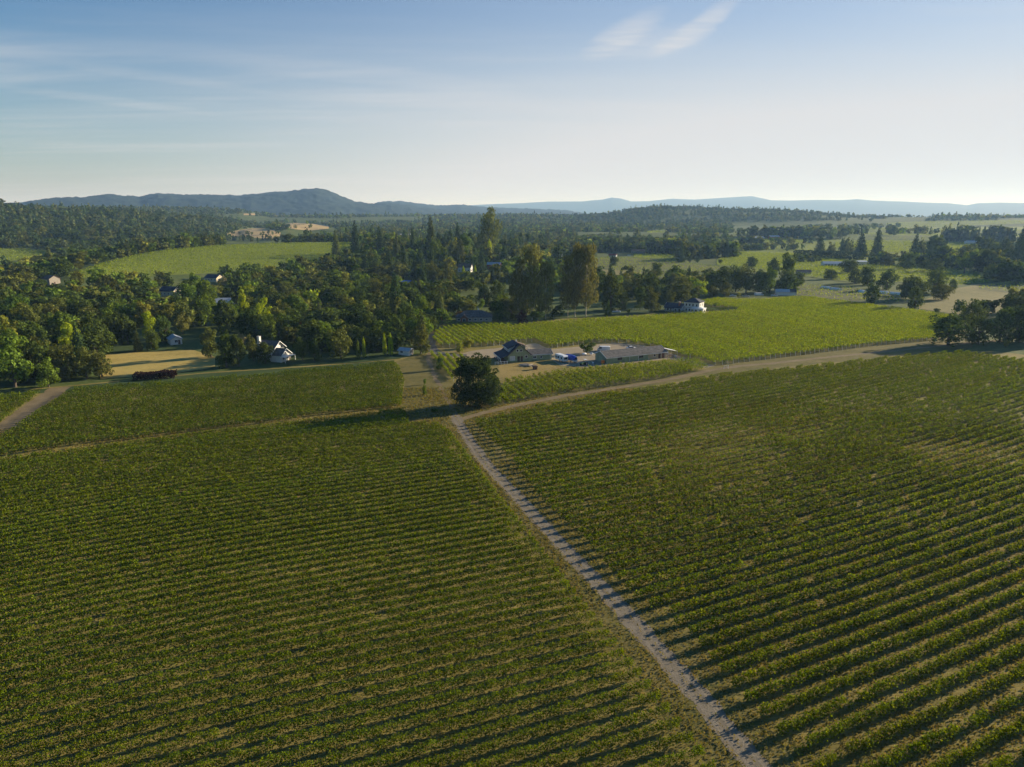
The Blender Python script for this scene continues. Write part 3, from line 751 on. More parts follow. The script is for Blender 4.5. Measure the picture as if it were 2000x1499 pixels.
def crown_euc(r, n, leaf):
    bl = []
    for i in range(20):
        z = r.uniform(.22, .95); a = r.uniform(0, 6.283); q = r.uniform(.05, .36) * math.sin(math.pi * min(max(z * .9 + .02, 0), 1)) ** .5
        s = r.uniform(.11, .20); bl.append((q * math.cos(a), q * math.sin(a), z, s, s * .55))
    bl += [(0, 0, .86, .16, .13), (0, 0, .55, .25, .3), (.1, -.05, .3, .26, .16), (-.12, .1, .25, .24, .14)]
    C, N, S = blobs_crown(r, n, bl, leaf, .1)
    N[:, 2] *= .4
    return C, N, S
def crown_poplar(r, n, leaf):
    sp = [(0, 0, 1.0, .3)] + [(r.uniform(-.25, .25), r.uniform(-.25, .25), r.uniform(.6, .9), r.uniform(.16, .26)) for _ in range(4)]
    k = r.choice(len(sp), n, p=np.array([.4, .15, .15, .15, .15])); b = np.array(sp)[k]
    t = r.random(n)
    prof = np.sin(np.pi * np.clip(t, 0, 1) ** .75) ** .7
    a = r.uniform(0, 6.283, n); q = b[:, 3] * prof * (.7 + .45 * r.random(n))
    C = np.c_[b[:, 0] * (1 - t * .4) + q * np.cos(a), b[:, 1] * (1 - t * .4) + q * np.sin(a), .05 + .95 * b[:, 2] * t]
    N = np.c_[np.cos(a), np.sin(a), .4 + 0 * a] + r.normal(0, .5, (n, 3))
    return C, N, leaf * r.uniform(.6, 1.3, n)
def crown_shrub(r, n, leaf):
    bl = []
    for i in range(9):
        a = r.uniform(0, 6.283); q = r.uniform(0, .3); s = r.uniform(.14, .24)
        bl.append((q * math.cos(a), q * math.sin(a), r.uniform(.3, .7), s, s * 1.1))
    return blobs_crown(r, n, bl, leaf)
CROWN = dict(oak=crown_oak, broad=crown_broad, conifer=crown_conifer, euc=crown_euc, poplar=crown_poplar, shrub=crown_shrub)
def fol(nm, c, trans=.3, spread=.45, hue=.012, val=.18):
    c = np.array(c) * (1.6, 1.6, 1.05); return foliage(nm, tuple(c * (1 - spread)), tuple(c), tuple(c * (1 + spread) + np.array((.012, .008, 0))), trans=trans, hue=hue, val=val)
LEAF = dict(
    dark=fol('leaf_dark', (.040, .058, .018)), olive=fol('leaf_olive', (.070, .078, .026)), green=fol('leaf_green', (.070, .105, .022), .38),
    bright=fol('leaf_bright', (.165, .215, .022), .45, .35), yellow=fol('leaf_yellow_olive', (.13, .135, .03), .38), needle=fol('leaf_needle', (.030, .047, .021), .15),
    pine=fol('leaf_pine', (.058, .068, .028), .2), euc=fol('leaf_eucalyptus', (.098, .096, .036), .3), purple=fol('leaf_purple', (.024, .011, .016), .2),
    bare=fol('leaf_pale_twigs', (.20, .17, .12), .2), bush=fol('leaf_bush', (.05, .075, .02), .3), rust=fol('leaf_rusty', (.12, .07, .03), .3), silver=fol('leaf_grey_green', (.085, .10, .055), .3))
M_BARK = solid('bark', (.10, .078, .055), .9, var=.3, scale=3, bump=.5)
M_BARKPALE = solid('bark_pale', (.50, .42, .31), .85, var=.25, scale=1.2)

# kind: crown, trunk height share, leaf size share, object name, plain name
KIND = dict(oak=('oak', .40, .030, 'oak_tree', 'oak'), broad=('broad', .32, .030, 'broadleaf_tree', 'leafy tree'), conifer=('conifer', .5, .030, 'conifer_tree', 'conifer'),
            euc=('euc', .8, .022, 'eucalyptus_tree', 'eucalyptus'), poplar=('poplar', .5, .040, 'poplar_tree', 'columnar tree'), shrub=('shrub', .25, .05, 'shrub', 'shrub'))
NV = dict(oak=5, broad=4, conifer=4, euc=3, poplar=2, shrub=3)
NQ = dict(oak=2300, broad=2300, conifer=2000, euc=3400, poplar=1100, shrub=650)
_crowns, _trunks = {}, {}
def crown_mesh(kind, var, leafmat, n=None, leaf=None):
    key = (kind, var, leafmat, n)
    if key not in _crowns:
        r = np.random.default_rng(abs(hash((kind, var))) % 99991 if False else (sum(map(ord, kind)) * 31 + var * 7))
        ck, th, ls = KIND[kind][:3]
        C, N, S = CROWN[ck](r, n or NQ[kind], leaf or ls)
        V, Q = leaf_quads(C, N, S, .85, r)
        _crowns[key] = fastmesh('crown', V, Q, LEAF[leafmat])
    return _crowns[key]
def trunk_mesh(kind, var):
    key = (kind, var)
    if key not in _trunks:
        r = random.Random(var * 13 + len(kind)); th = KIND[kind][1]
        mb = MB(); w = {'oak': .035, 'broad': .028, 'conifer': .035, 'euc': .010, 'poplar': .05, 'shrub': .05}[kind]
        top = (r.uniform(-.03, .03), r.uniform(-.03, .03), th)
        mb.tube([(0, 0, -.03), (0, 0, .04), (top[0] * .5, top[1] * .5, th * .55), top], [w * 1.5, w * 1.1, w * .85, w * .55], 8)
        if kind in ('oak', 'broad', 'euc'):
            for i in range(5):
                a = i * 1.257 + r.uniform(-.3, .3); q = r.uniform(.14, .26); z0 = th * r.uniform(.55, .95)
                mb.tube([(top[0] * z0 / th, top[1] * z0 / th, z0), (q * .5 * math.cos(a), q * .5 * math.sin(a), z0 + .10), (q * math.cos(a), q * math.sin(a), z0 + .2)], [w * .5, w * .36, w * .15], 6)
        if kind == 'conifer': mb.tube([top, (0, 0, .97)], [w * .55, w * .08], 6)
        o = mb.build('trunk', M_BARKPALE if kind == 'euc' else M_BARK)
        _trunks[key] = o.data
        bpy.data.objects.remove(o)
    return _trunks[key]
def place_tree(pos, h, w, kind, leafmat, label, var, group=None, rot=None, mesh=None):
    root = empty(KIND[kind][3], pos, rot if rot is not None else random.uniform(0, 6.28))
    c = link('crown', mesh or crown_mesh(kind, var % NV[kind], leafmat), root); t = link('trunk', trunk_mesh(kind, var % NV[kind]), root)
    c.scale = (w, w, h); t.scale = (w * .5 + h * .4, w * .5 + h * .4, h)
    return tag(root, label, 'shrub' if kind == 'shrub' else 'tree', group)

# trees one can tell apart: photo x, photo y of the foot, height and width in photo pixels, kind, leaf colour, own label (or None)
TREES = [
    # the wood's near edge on the left
    (22, 752, 62, 62, 'oak', 'dark', 'very dark low oak at the near left corner of the wood'), (72, 749, 64, 54, 'oak', 'dark', None), (118, 746, 60, 52, 'oak', 'olive', None),
    (160, 744, 52, 48, 'broad', 'olive', None), (190, 741, 48, 46, 'broad', 'olive', 'olive bushy tree at the wood corner beside the hay meadow'), (33, 752, 14, 12, 'shrub', 'yellow', 'small pale shrub in the shade at the foot of the dark oaks'),
    (12, 706, 72, 48, 'broad', 'yellow', 'big yellow-green tree among dark oaks, at the left end of the wood'), (118, 684, 60, 54, 'broad', 'green', 'bright-sided leafy tree towering amid the dark left oaks'), (172, 686, 62, 56, 'oak', 'dark', None), (230, 676, 58, 56, 'oak', 'dark', None),
    (60, 700, 60, 58, 'oak', 'dark', None), (52, 668, 58, 55, 'oak', 'olive', None), (105, 640, 50, 52, 'oak', 'olive', None), (160, 640, 48, 52, 'oak', 'dark', None), (20, 640, 52, 50, 'oak', 'green', None), (210, 632, 44, 52, 'oak', 'dark', None),
    (148, 696, 24, 14, 'conifer', 'rust', None), (168, 697, 26, 16, 'conifer', 'rust', None), (187, 692, 28, 19, 'broad', 'rust', None),
    (245, 674, 54, 32, 'oak', 'dark', None), (267, 689, 38, 21, 'conifer', 'pine', 'small cone-shaped tree at the top edge of the hay meadow'), (288, 668, 50, 33, 'broad', 'bright', 'bright green round tree behind the hay meadow'), (293, 687, 38, 33, 'oak', 'dark', None),
    (276, 642, 44, 44, 'broad', 'yellow', 'yellow-olive spreading tree above the hay meadow'), (325, 637, 40, 48, 'oak', 'yellow', 'wide yellow-olive tree below the cream gabled house'), (318, 670, 50, 36, 'oak', 'dark', None), (352, 655, 40, 34, 'broad', 'euc', None),
    (372, 640, 44, 38, 'broad', 'olive', None), (395, 640, 56, 52, 'broad', 'green', None), (406, 702, 54, 46, 'broad', 'olive', 'broad olive tree at the right end of the hay meadow'), (437, 721, 66, 40, 'oak', 'dark', 'dark tree with a visible trunk, first behind the upper left vines'),
    (462, 719, 58, 40, 'broad', 'dark', None), (470, 676, 24, 20, 'broad', 'bare', 'pale brown withered willow left of the white house with a chimney'), (400, 618, 60, 52, 'broad', 'green', None), (360, 582, 32, 30, 'oak', 'dark', None), (378, 578, 38, 36, 'broad', 'green', 'light green dome of a tree right of the cream gabled house'),
    (439, 578, 36, 15, 'broad', 'bare', 'bare pale tree standing above the blue-roofed barn'), (476, 642, 62, 30, 'broad', 'bright', 'slim yellow-green tree beside the blue-roofed barn'), (512, 657, 70, 44, 'broad', 'bright', 'glowing yellow-green tree behind the white house with a chimney'),
    (515, 713, 44, 36, 'oak', 'dark', None), (492, 708, 50, 32, 'broad', 'olive', None), (550, 706, 24, 20, 'broad', 'yellow', 'small tan tree in front of the white house with a chimney'), (588, 707, 46, 34, 'broad', 'dark', None), (612, 709, 44, 32, 'broad', 'dark', None),
    (662, 705, 62, 58, 'oak', 'olive', 'round lone oak on the lawn behind the upper left vines'), (690, 656, 40, 24, 'conifer', 'pine', 'layered spruce behind the round lawn oak'), (624, 628, 34, 16, 'conifer', 'pine', 'thin pointed spire among the oaks above the white house'),
    (588, 652, 22, 16, 'broad', 'rust', None), (555, 645, 50, 44, 'broad', 'olive', None), (530, 610, 44, 42, 'oak', 'olive', None), (585, 612, 38, 34, 'broad', 'green', None), (699, 702, 36, 13, 'poplar', 'green', 'dark green narrow cypress left of a brighter one on the lawn'),
    (711, 700, 40, 11, 'poplar', 'bright', 'thin yellow-green column right of the dark cypress on the lawn'), (751, 695, 42, 13, 'poplar', 'bright', 'left one of two bright poplars near the small white shed'), (763, 696, 44, 14, 'poplar', 'bright', 'right one of two bright poplars near the small white shed'), (736, 644, 17, 9, 'poplar', 'bright', 'tiny bright poplar in the dark oaks left of the farm lane'),
    (775, 672, 54, 50, 'oak', 'dark', None), (745, 664, 62, 52, 'oak', 'dark', None), (800, 664, 70, 50, 'oak', 'dark', None), (820, 694, 58, 52, 'broad', 'olive', 'olive bushy tree leaning over the small white shed'), (803, 648, 56, 16, 'poplar', 'bright', 'brilliant yellow-green poplar at the top of the farm lane'), (811, 650, 40, 14, 'poplar', 'bright', 'lower bright poplar at the top of the farm lane'),
    (700, 610, 50, 44, 'oak', 'dark', None), (735, 594, 46, 42, 'oak', 'olive', None), (675, 548, 18, 16, 'broad', 'bright', None), (694, 556, 22, 30, 'broad', 'bright', None), (640, 600, 46, 40, 'broad', 'dark', None), (760, 612, 50, 42, 'oak', 'dark', None),
    # around the ranch house and the lane
    (822, 630, 50, 44, 'oak', 'green', None), (862, 622, 48, 16, 'poplar', 'silver', 'grey-green columnar tree left of the grey-roofed ranch house'), (886, 606, 36, 40, 'broad', 'green', None), (846, 615, 44, 36, 'oak', 'dark', None), (845, 564, 52, 34, 'broad', 'olive', None), (874, 564, 46, 30, 'broad', 'olive', None),
    (902, 628, 22, 26, 'shrub', 'rust', 'brown round bush in front of the grey-roofed ranch house'), (868, 631, 16, 20, 'shrub', 'rust', None), (848, 650, 20, 20, 'shrub', 'bush', 'dark bush at the left end of the bright vine rows'), (972, 630, 22, 26, 'shrub', 'bush', None), (993, 630, 24, 24, 'shrub', 'yellow', None), (793, 588, 20, 36, 'broad', 'yellow', None),
    (1019, 634, 26, 29, 'broad', 'purple', 'dark purple plum tree at the foot of the eucalyptus'), (1052, 631, 26, 40, 'shrub', 'bush', 'rounded dark green bush right of the purple plum tree'), (945, 600, 46, 40, 'oak', 'dark', None), (975, 598, 48, 42, 'oak', 'dark', None), (905, 545, 24, 10, 'poplar', 'bright', 'bright poplar left of the white gabled house'), (928, 546, 26, 10, 'poplar', 'bright', 'bright poplar right of the white gabled house'), (956, 512, 42, 16, 'poplar', 'bright', None),
    # eucalyptus
    (1012, 630, 118, 46, 'euc', 'euc', 'left shoulder of the brown-green eucalyptus clump behind the farmhouse'), (1040, 628, 136, 60, 'euc', 'euc', 'tallest brown-green eucalyptus behind the green farmhouse'), (1066, 626, 110, 46, 'euc', 'euc', 'eucalyptus on the right side of the farmhouse clump'),
    (1110, 622, 118, 48, 'euc', 'euc', 'shaded left eucalyptus of the pale-trunked group'), (1124, 621, 132, 44, 'euc', 'euc', 'eucalyptus with a thin pale trunk at the vineyard edge'), (1146, 621, 136, 56, 'euc', 'euc', 'eucalyptus with the brightest white trunk at the vineyard edge'),
    (1082, 562, 32, 26, 'broad', 'bright', 'bright green tree peeping between the two eucalyptus groups'), (1195, 610, 78, 52, 'oak', 'dark', 'tall dark oak right of the pale-trunked eucalyptus'), (1188, 617, 28, 18, 'conifer', 'bush', None), (1217, 606, 36, 32, 'oak', 'dark', None), (1226, 584, 36, 36, 'broad', 'silver', 'grey-green feathery tree beside the tan pasture'), (1229, 614, 11, 12, 'shrub', 'yellow', None),
    (1252, 606, 46, 30, 'oak', 'dark', None), (1275, 613, 48, 44, 'broad', 'olive', 'broad olive tree left of the white two-storey villa'), (1272, 594, 56, 54, 'oak', 'dark', None), (1308, 598, 34, 28, 'broad', 'olive', None), (1315, 582, 44, 46, 'broad', 'olive', None), (1335, 588, 36, 32, 'broad', 'green', None), (1354, 588, 28, 24, 'broad', 'green', None),
    (1284, 542, 26, 34, 'oak', 'dark', None), (1310, 546, 20, 24, 'oak', 'dark', None), (1263, 536, 11, 11, 'shrub', 'dark', None), (1200, 521, 20, 22, 'oak', 'dark', 'lone round oak in the brown fallow field'),
    # big clump right of the villa
    (1385, 556, 28, 28, 'oak', 'dark', None), (1415, 570, 44, 46, 'oak', 'dark', None), (1462, 575, 54, 50, 'broad', 'olive', None), (1440, 572, 48, 34, 'oak', 'dark', None), (1487, 575, 46, 38, 'oak', 'dark', None), (1508, 574, 46, 38, 'broad', 'green', 'sunlit green tree above the parked white vehicles'), (1540, 570, 66, 42, 'oak', 'dark', 'tall dark oak at the right end of the white vehicles'),
    (1470, 524, 21, 29, 'oak', 'dark', 'lone round oak in front of the green valley field'), (1513, 535, 28, 26, 'oak', 'dark', None), (1418, 583, 28, 30, 'broad', 'olive', None), (1395, 582, 22, 26, 'broad', 'olive', None), (1443, 583, 12, 11, 'shrub', 'yellow', None), (1398, 600, 9, 11, 'shrub', 'bush', None), (1564, 560, 26, 20, 'oak', 'dark', None),
    # dark grove in the valley
    (1331, 514, 42, 20, 'conifer', 'needle', None), (1350, 508, 32, 30, 'broad', 'dark', None), (1375, 506, 32, 28, 'broad', 'dark', None), (1396, 504, 34, 22, 'conifer', 'needle', None), (1420, 505, 34, 22, 'conifer', 'needle', None), (1437, 503, 28, 20, 'conifer', 'needle', None), (1348, 514, 13, 13, 'shrub', 'dark', None), (1363, 514, 10, 12, 'shrub', 'dark', None), (1408, 518, 12, 10, 'shrub', 'dark', 'round bush on the bare tan bank in the valley'), (1288, 497, 28, 36, 'broad', 'green', None),
    # right valley oaks
    (1663, 536, 24, 40, 'oak', 'dark', 'wide dark oak in front of the tan building'), (1628, 547, 19, 29, 'oak', 'dark', None), (1674, 555, 24, 32, 'oak', 'dark', None), (1700, 559, 34, 36, 'oak', 'dark', None), (1738, 568, 34, 40, 'oak', 'dark', None), (1795, 588, 42, 48, 'oak', 'dark', None), (1775, 586, 36, 34, 'broad', 'olive', None), (1793, 605, 36, 32, 'oak', 'dark', 'dark oak at the far edge of the bright vine rows'), (1707, 596, 38, 34, 'oak', 'dark', None),
    (1832, 575, 42, 38, 'oak', 'dark', None), (1848, 588, 28, 38, 'oak', 'olive', None), (1831, 613, 10, 13, 'shrub', 'dark', 'low round bush at the edge of the tan pasture'), (1864, 568, 18, 17, 'oak', 'dark', None), (1685, 503, 40, 34, 'conifer', 'needle', 'thick dark conifer left of its taller neighbour behind the green field'), (1716, 502, 46, 28, 'conifer', 'needle', 'taller dark conifer behind the green field'), (1604, 500, 34, 28, 'conifer', 'needle', None), (1624, 502, 26, 20, 'broad', 'olive', None),
    (1790, 508, 40, 28, 'conifer', 'needle', None), (1818, 511, 38, 24, 'conifer', 'needle', None), (1850, 520, 32, 42, 'broad', 'dark', None), (1890, 535, 34, 30, 'broad', 'green', 'lighter green tree at the right end of the long hedge line'), (1895, 512, 28, 44, 'oak', 'dark', None), (1931, 514, 32, 26, 'conifer', 'needle', None), (1968, 518, 42, 44, 'conifer', 'needle', None), (1995, 522, 52, 32, 'conifer', 'needle', None), (1953, 546, 24, 40, 'oak', 'dark', None), (1990, 552, 28, 38, 'oak', 'dark', None), (1780, 528, 26, 44, 'broad', 'dark', None), (1830, 534, 24, 50, 'broad', 'dark', None), (1740, 522, 20, 30, 'broad', 'olive', None),
    # dark clump at the right end of the dirt road
    (1868, 680, 54, 74, 'oak', 'dark', 'wide dark oak where the dirt road ends'), (1922, 676, 50, 50, 'oak', 'dark', None), (1964, 672, 55, 48, 'oak', 'dark', None), (2004, 672, 60, 56, 'oak', 'dark', None), (1908, 640, 42, 46, 'oak', 'dark', None), (1968, 680, 14, 14, 'shrub', 'yellow', 'small tan shrub under the dark clump at the road end'), (2045, 676, 58, 60, 'oak', 'dark', None),
    # conifers and big crowns in the middle distance
    (655, 500, 46, 24, 'conifer', 'pine', 'pointed conifer at the right end of the hilltop vineyard'), (694, 503, 66, 30, 'conifer', 'needle', 'tall dark double-height conifer beside the hilltop vineyard'), (742, 503, 50, 32, 'conifer', 'needle', None), (775, 517, 56, 26, 'conifer', 'pine', None), (806, 498, 50, 22, 'conifer', 'needle', None), (841, 500, 74, 34, 'conifer', 'pine', 'brownish tall conifer left of the giant round tree'),
    (894, 496, 58, 26, 'conifer', 'needle', None), (955, 500, 88, 54, 'oak', 'olive', 'giant round-headed tree standing above the whole middle wood'), (908, 512, 52, 44, 'broad', 'green', None), (885, 510, 44, 34, 'broad', 'yellow', None), (852, 520, 48, 40, 'broad', 'green', None), (820, 535, 52, 34, 'conifer', 'needle', None), (790, 540, 54, 30, 'conifer', 'needle', None), (760, 545, 52, 34, 'conifer', 'needle', None), (726, 540, 40, 36, 'oak', 'dark', None), (940, 530, 44, 26, 'conifer', 'needle', None), (985, 520, 40, 30, 'conifer', 'needle', None),
    # garden and clearing
    (912, 682, 25, 27, 'broad', 'yellow', 'taller of two small olive trees by the farm drive'), (897, 691, 22, 22, 'broad', 'yellow', 'shorter of two small olive trees by the farm drive'), (1147, 693, 29, 37, 'broad', 'bush', 'round dense tree standing in the gravel yard'), (860, 724, 27, 22, 'broad', 'green', 'tall bushy shrub at the left corner of the short vine rows'), (829, 773, 24, 11, 'broad', 'green', 'thin sapling in the mown clearing'), (830, 752, 14, 9, 'shrub', 'green', None), (846, 806, 9, 22, 'shrub', 'green', 'low weedy bush in the clearing beside the big round tree'),
]
LANDMARKS = [(540, 690, 'the white house with a chimney'), (795, 690, 'the small white shed'), (305, 715, 'the hay meadow'), (345, 668, 'the small white cottage'), (335, 572, 'the cream gabled house'), (440, 595, 'the blue-roofed barn'), (418, 548, 'the dark-roofed house in the wood'),
             (101, 552, 'the grey barn among oaks'), (925, 620, 'the grey-roofed ranch house'), (912, 528, 'the white gabled house'), (962, 523, 'the red house'), (1090, 506, 'the tall white house'), (790, 555, 'the blue-covered building'), (1340, 602, 'the white two-storey villa'), (1135, 610, 'the pale-trunked eucalyptus'),
             (1630, 518, 'the long white building'), (1681, 517, 'the tan building'), (1500, 576, 'the parked white vehicles'), (400, 500, 'the hilltop vineyard'), (955, 480, 'the giant round-headed tree'), (930, 790, 'the big dark track-side tree'), (1200, 521, 'the lone fallow-field oak'), (1868, 670, 'the wide oak at the road end'),
             (1470, 520, 'the lone valley oak'), (662, 700, 'the round lawn oak'), (806, 640, 'the bright lane poplars'), (512, 640, 'the glowing yellow-green tree'), (12, 700, 'the big yellow-green tree'), (118, 670, 'the bright-sided leafy tree'), (1250, 520, 'the brown fallow field'), (480, 455, 'the golden hillside'), (60, 500, 'the far left green field'), (1850, 595, 'the tan pasture'), (1700, 535, 'the green valley field'), (694, 480, 'the tall double-height conifer'), (437, 700, 'the trunk-showing dark tree'), (1320, 500, 'the dark valley grove')]
COLN = dict(dark='dark green', olive='olive green', green='mid-green', bright='bright yellow-green', yellow='yellow-olive', needle='blackish', pine='dull green', euc='brownish', purple='purple', bare='pale', bush='deep green', rust='rusty', silver='grey-green')
_used = {}
def auto_label(u, v, hp, wp, kind, leafm):
    shape = 'tall' if hp / wp > 1.35 else 'broad' if hp / wp < .95 else 'rounded'
    size = 'big' if hp > 52 else 'small' if hp < 26 else 'mid-sized'
    def rel(l):
        dx, dy = u - l[0], v - l[1]
        if abs(dx) > 1.3 * abs(dy): return ('left of' if dx < 0 else 'right of')
        return 'beyond' if dy < 0 else 'in front of'
    near = sorted(LANDMARKS, key=lambda l: math.hypot(u - l[0], 1.6 * (v - l[1])))
    near = [l for l in near if math.hypot(u - l[0], v - l[1]) > 6][:4]
    kn = KIND[kind][4]; c = COLN[leafm]
    tries = [f"{c} {shape} {kn} {rel(near[0])} {near[0][2]}", f"{size} {c} {kn} {rel(near[0])} {near[0][2]}"]
    tries += [f"{c} {shape} {kn} {rel(near[0])} {near[0][2]} and {rel(l)} {l[2]}" for l in near[1:]]
    tries += [f"{size} {c} {kn} {rel(near[1])} {near[1][2]}", f"{size} {shape} {c} {kn} {rel(near[0])} {near[0][2]}", f"{size} {shape} {c} {kn} {rel(near[1])} {near[1][2]}", f"{size} {c} {kn} {rel(near[2])} {near[2][2]}"]
    for t in tries:
        if len(t.split()) <= 16 and t not in _used: _used[t] = 1; return t
    t = f"{c} {kn} in the close wood {rel(near[0])} {near[0][2]}"
    _used[t] = _used.get(t, 0) + 1
    return t

# the hero tree at the junction of the tracks
def hero():
    p = P(931, 803)
    r = np.random.default_rng(5)
    bl = []
    for i in range(70):
        a = r.uniform(0, 6.283); z = r.uniform(.06, .92); q = r.uniform(.22, .44) * math.sin(math.pi * (.16 + .76 * z)) ** .5
        s = r.uniform(.05, .115); bl.append((q * math.cos(a), q * math.sin(a), z, s * 1.1, s))
    bl += [(0, 0, .45, .36, .38), (0, 0, .74, .26, .22), (.02, 0, .22, .36, .18)]
    C, N, S = blobs_crown(r, 22000, bl, .0155, .2)
    V, Q = leaf_quads(C, N, S, .8, r)
    place_tree((p[0], p[1] + 5.5, -.2), 16.4, 16.6, 'oak', 'dark', 'big round dark tree standing alone where the two tracks meet', 0, mesh=fastmesh('crown', V, Q, LEAF['hero']), rot=.4)
LEAF['hero'] = fol('leaf_hero', (.026, .038, .013), .3, .5)
hero()

tree_pts = []      # ground x, y and half width of every tree placed by hand, so that the wood leaves them room
hand = []
for i, (u, v, hp, wp, kind, lm, lab) in enumerate(TREES):
    p = PT(u, v); d = math.hypot(p[0], p[1], p[2] - CAM_H)
    h, w = hp * d / FPX * 1.04, wp * d / FPX
    tree_pts.append((p[0], p[1] + w * .3, w * .5))
    hand.append((p, h, w, kind, lm, lab or auto_label(u, v, hp, wp, kind, lm), i, lab is None))
for p, h, w, kind, lm, lab, i, auto in hand:
    place_tree((p[0], p[1] + w * .3, p[2] - .1), h, w, kind, lm, lab, i, 'trees of the wood' if auto else None)

# ---- the wood and the valley trees: scattered over the terrain, kept out of fields, yards and the view of houses
CLEAR_PX = [NEAR] + FIELD_POLYS + [CLEARING] + [[(430, 690), (610, 684), (610, 732), (430, 738)], [(190, 730), (430, 706), (470, 735), (180, 764)], [(130, 538), (300, 533), (430, 526), (560, 516), (640, 510), (640, 526), (560, 534), (430, 547), (300, 556), (130, 562)], [(-120, 510), (100, 492), (112, 520), (-120, 542)], [(436, 458), (660, 446), (660, 470), (436, 482)], [(200, 650), (430, 640), (425, 706), (196, 700)], [(336, 556), (440, 545), (440, 575), (345, 580)], [(420, 668), (520, 672), (520, 700), (420, 706)], 
    [(505, 695), (575, 695), (600, 716), (490, 730)], [(772, 690), (835, 690), (840, 720), (770, 725)], [(308, 574), (360, 574), (366, 600), (300, 604)], [(420, 598), (462, 598), (470, 632), (412, 632)], [(398, 546), (440, 546), (446, 566), (392, 566)],
    [(84, 552), (122, 552), (128, 574), (78, 574)], [(322, 668), (370, 668), (380, 700), (310, 700)], [(880, 618), (970, 618), (980, 640), (870, 640)], [(890, 528), (930, 528), (936, 546), (884, 546)], [(940, 524), (990, 524), (994, 544), (936, 544)], [(1066, 506), (1112, 506), (1114, 528), (1064, 528)],
    [(762, 553), (815, 553), (820, 572), (756, 572)], [(1290, 600), (1390, 600), (1390, 615), (1280, 615)], [(1590, 518), (1705, 518), (1710, 540), (1590, 536)], [(1430, 574), (1560, 574), (1560, 590), (1430, 590)], [(1550, 548), (1590, 548), (1590, 560), (1550, 560)], [(1320, 508), (1440, 506), (1440, 521), (1320, 521)],
    [(1560, 560), (1790, 560), (1790, 600), (1560, 600)], [(560, 690), (770, 688), (780, 712), (560, 720)], [(1480, 465), (1570, 465), (1570, 472), (1480, 472)], [(1600, 520), (1900, 533), (1960, 553), (1880, 575), (1560, 565)], [(1400, 490), (1560, 492), (1600, 512), (1600, 540), (1400, 532)], [(1150, 500), (1330, 500), (1460, 525), (1460, 556), (1330, 552), (1240, 556), (1150, 545)]]
BELTS = [([(452, 458), (500, 460), (545, 458)], 9, 6, 10, 'b'), ([(440, 468), (500, 472), (560, 468), (650, 462)], 42, 8, 14, 'm'), ([(560, 446), (620, 446)], 4, 6, 9, 'b'), ([(440, 452), (470, 446)], 8, 8, 13, 'b'), ([(545, 436), (650, 440)], 14, 8, 14, 'b'),
    ([(1436, 462), (1540, 464), (1640, 466)], 60, 14, 26, 'm'), ([(1640, 458), (1740, 457), (1840, 458)], 42, 12, 22, 'm'), ([(1836, 470), (1920, 472), (2030, 474)], 64, 18, 34, 'c'), ([(2030, 474), (2200, 478)], 30, 18, 30, 'c'),
    ([(1436, 490), (1500, 487), (1562, 489)], 40, 8, 12, 'b'), ([(1700, 516), (1770, 517), (1860, 524)], 30, 10, 16, 'b'), ([(1838, 520), (1900, 528), (1960, 538)], 34, 14, 26, 'm'), ([(1900, 505), (1960, 510), (2030, 516)], 30, 18, 30, 'c'), ([(1930, 546), (2030, 556)], 18, 12, 20, 'b'),
    ([(1268, 497), (1310, 495), (1330, 497)], 26, 16, 26, 'b'), ([(1322, 508), (1380, 505), (1440, 503)], 40, 14, 24, 'm'), ([(1160, 494), (1220, 492), (1270, 492)], 40, 14, 24, 'm'), ([(1560, 452), (1660, 448), (1760, 446)], 60, 10, 18, 'b'), ([(1640, 490), (1664, 496)], 8, 16, 26, 'c'),
    ([(1446, 476), (1490, 478), (1600, 476)], 26, 10, 16, 'b'), ([(1790, 500), (1830, 502)], 10, 20, 30, 'c'), ([(1100, 500), (1150, 497)], 16, 14, 24, 'm'), ([(1040, 520), (1100, 534), (1160, 548)], 22, 10, 16, 'b'), ([(1240, 575), (1300, 570), (1370, 560)], 16, 9, 13, 'b'), ([(1555, 512), (1600, 513)], 8, 8, 12, 'b')]
LM_MIX = ['dark', 'olive', 'green', 'bright', 'yellow', 'needle', 'pine']
TINT = dict(dark=(.040, .058, .018), olive=(.070, .078, .026), green=(.070, .105, .022), bright=(.15, .19, .022), yellow=(.12, .125, .03), needle=(.030, .047, .021), pine=(.058, .068, .028))
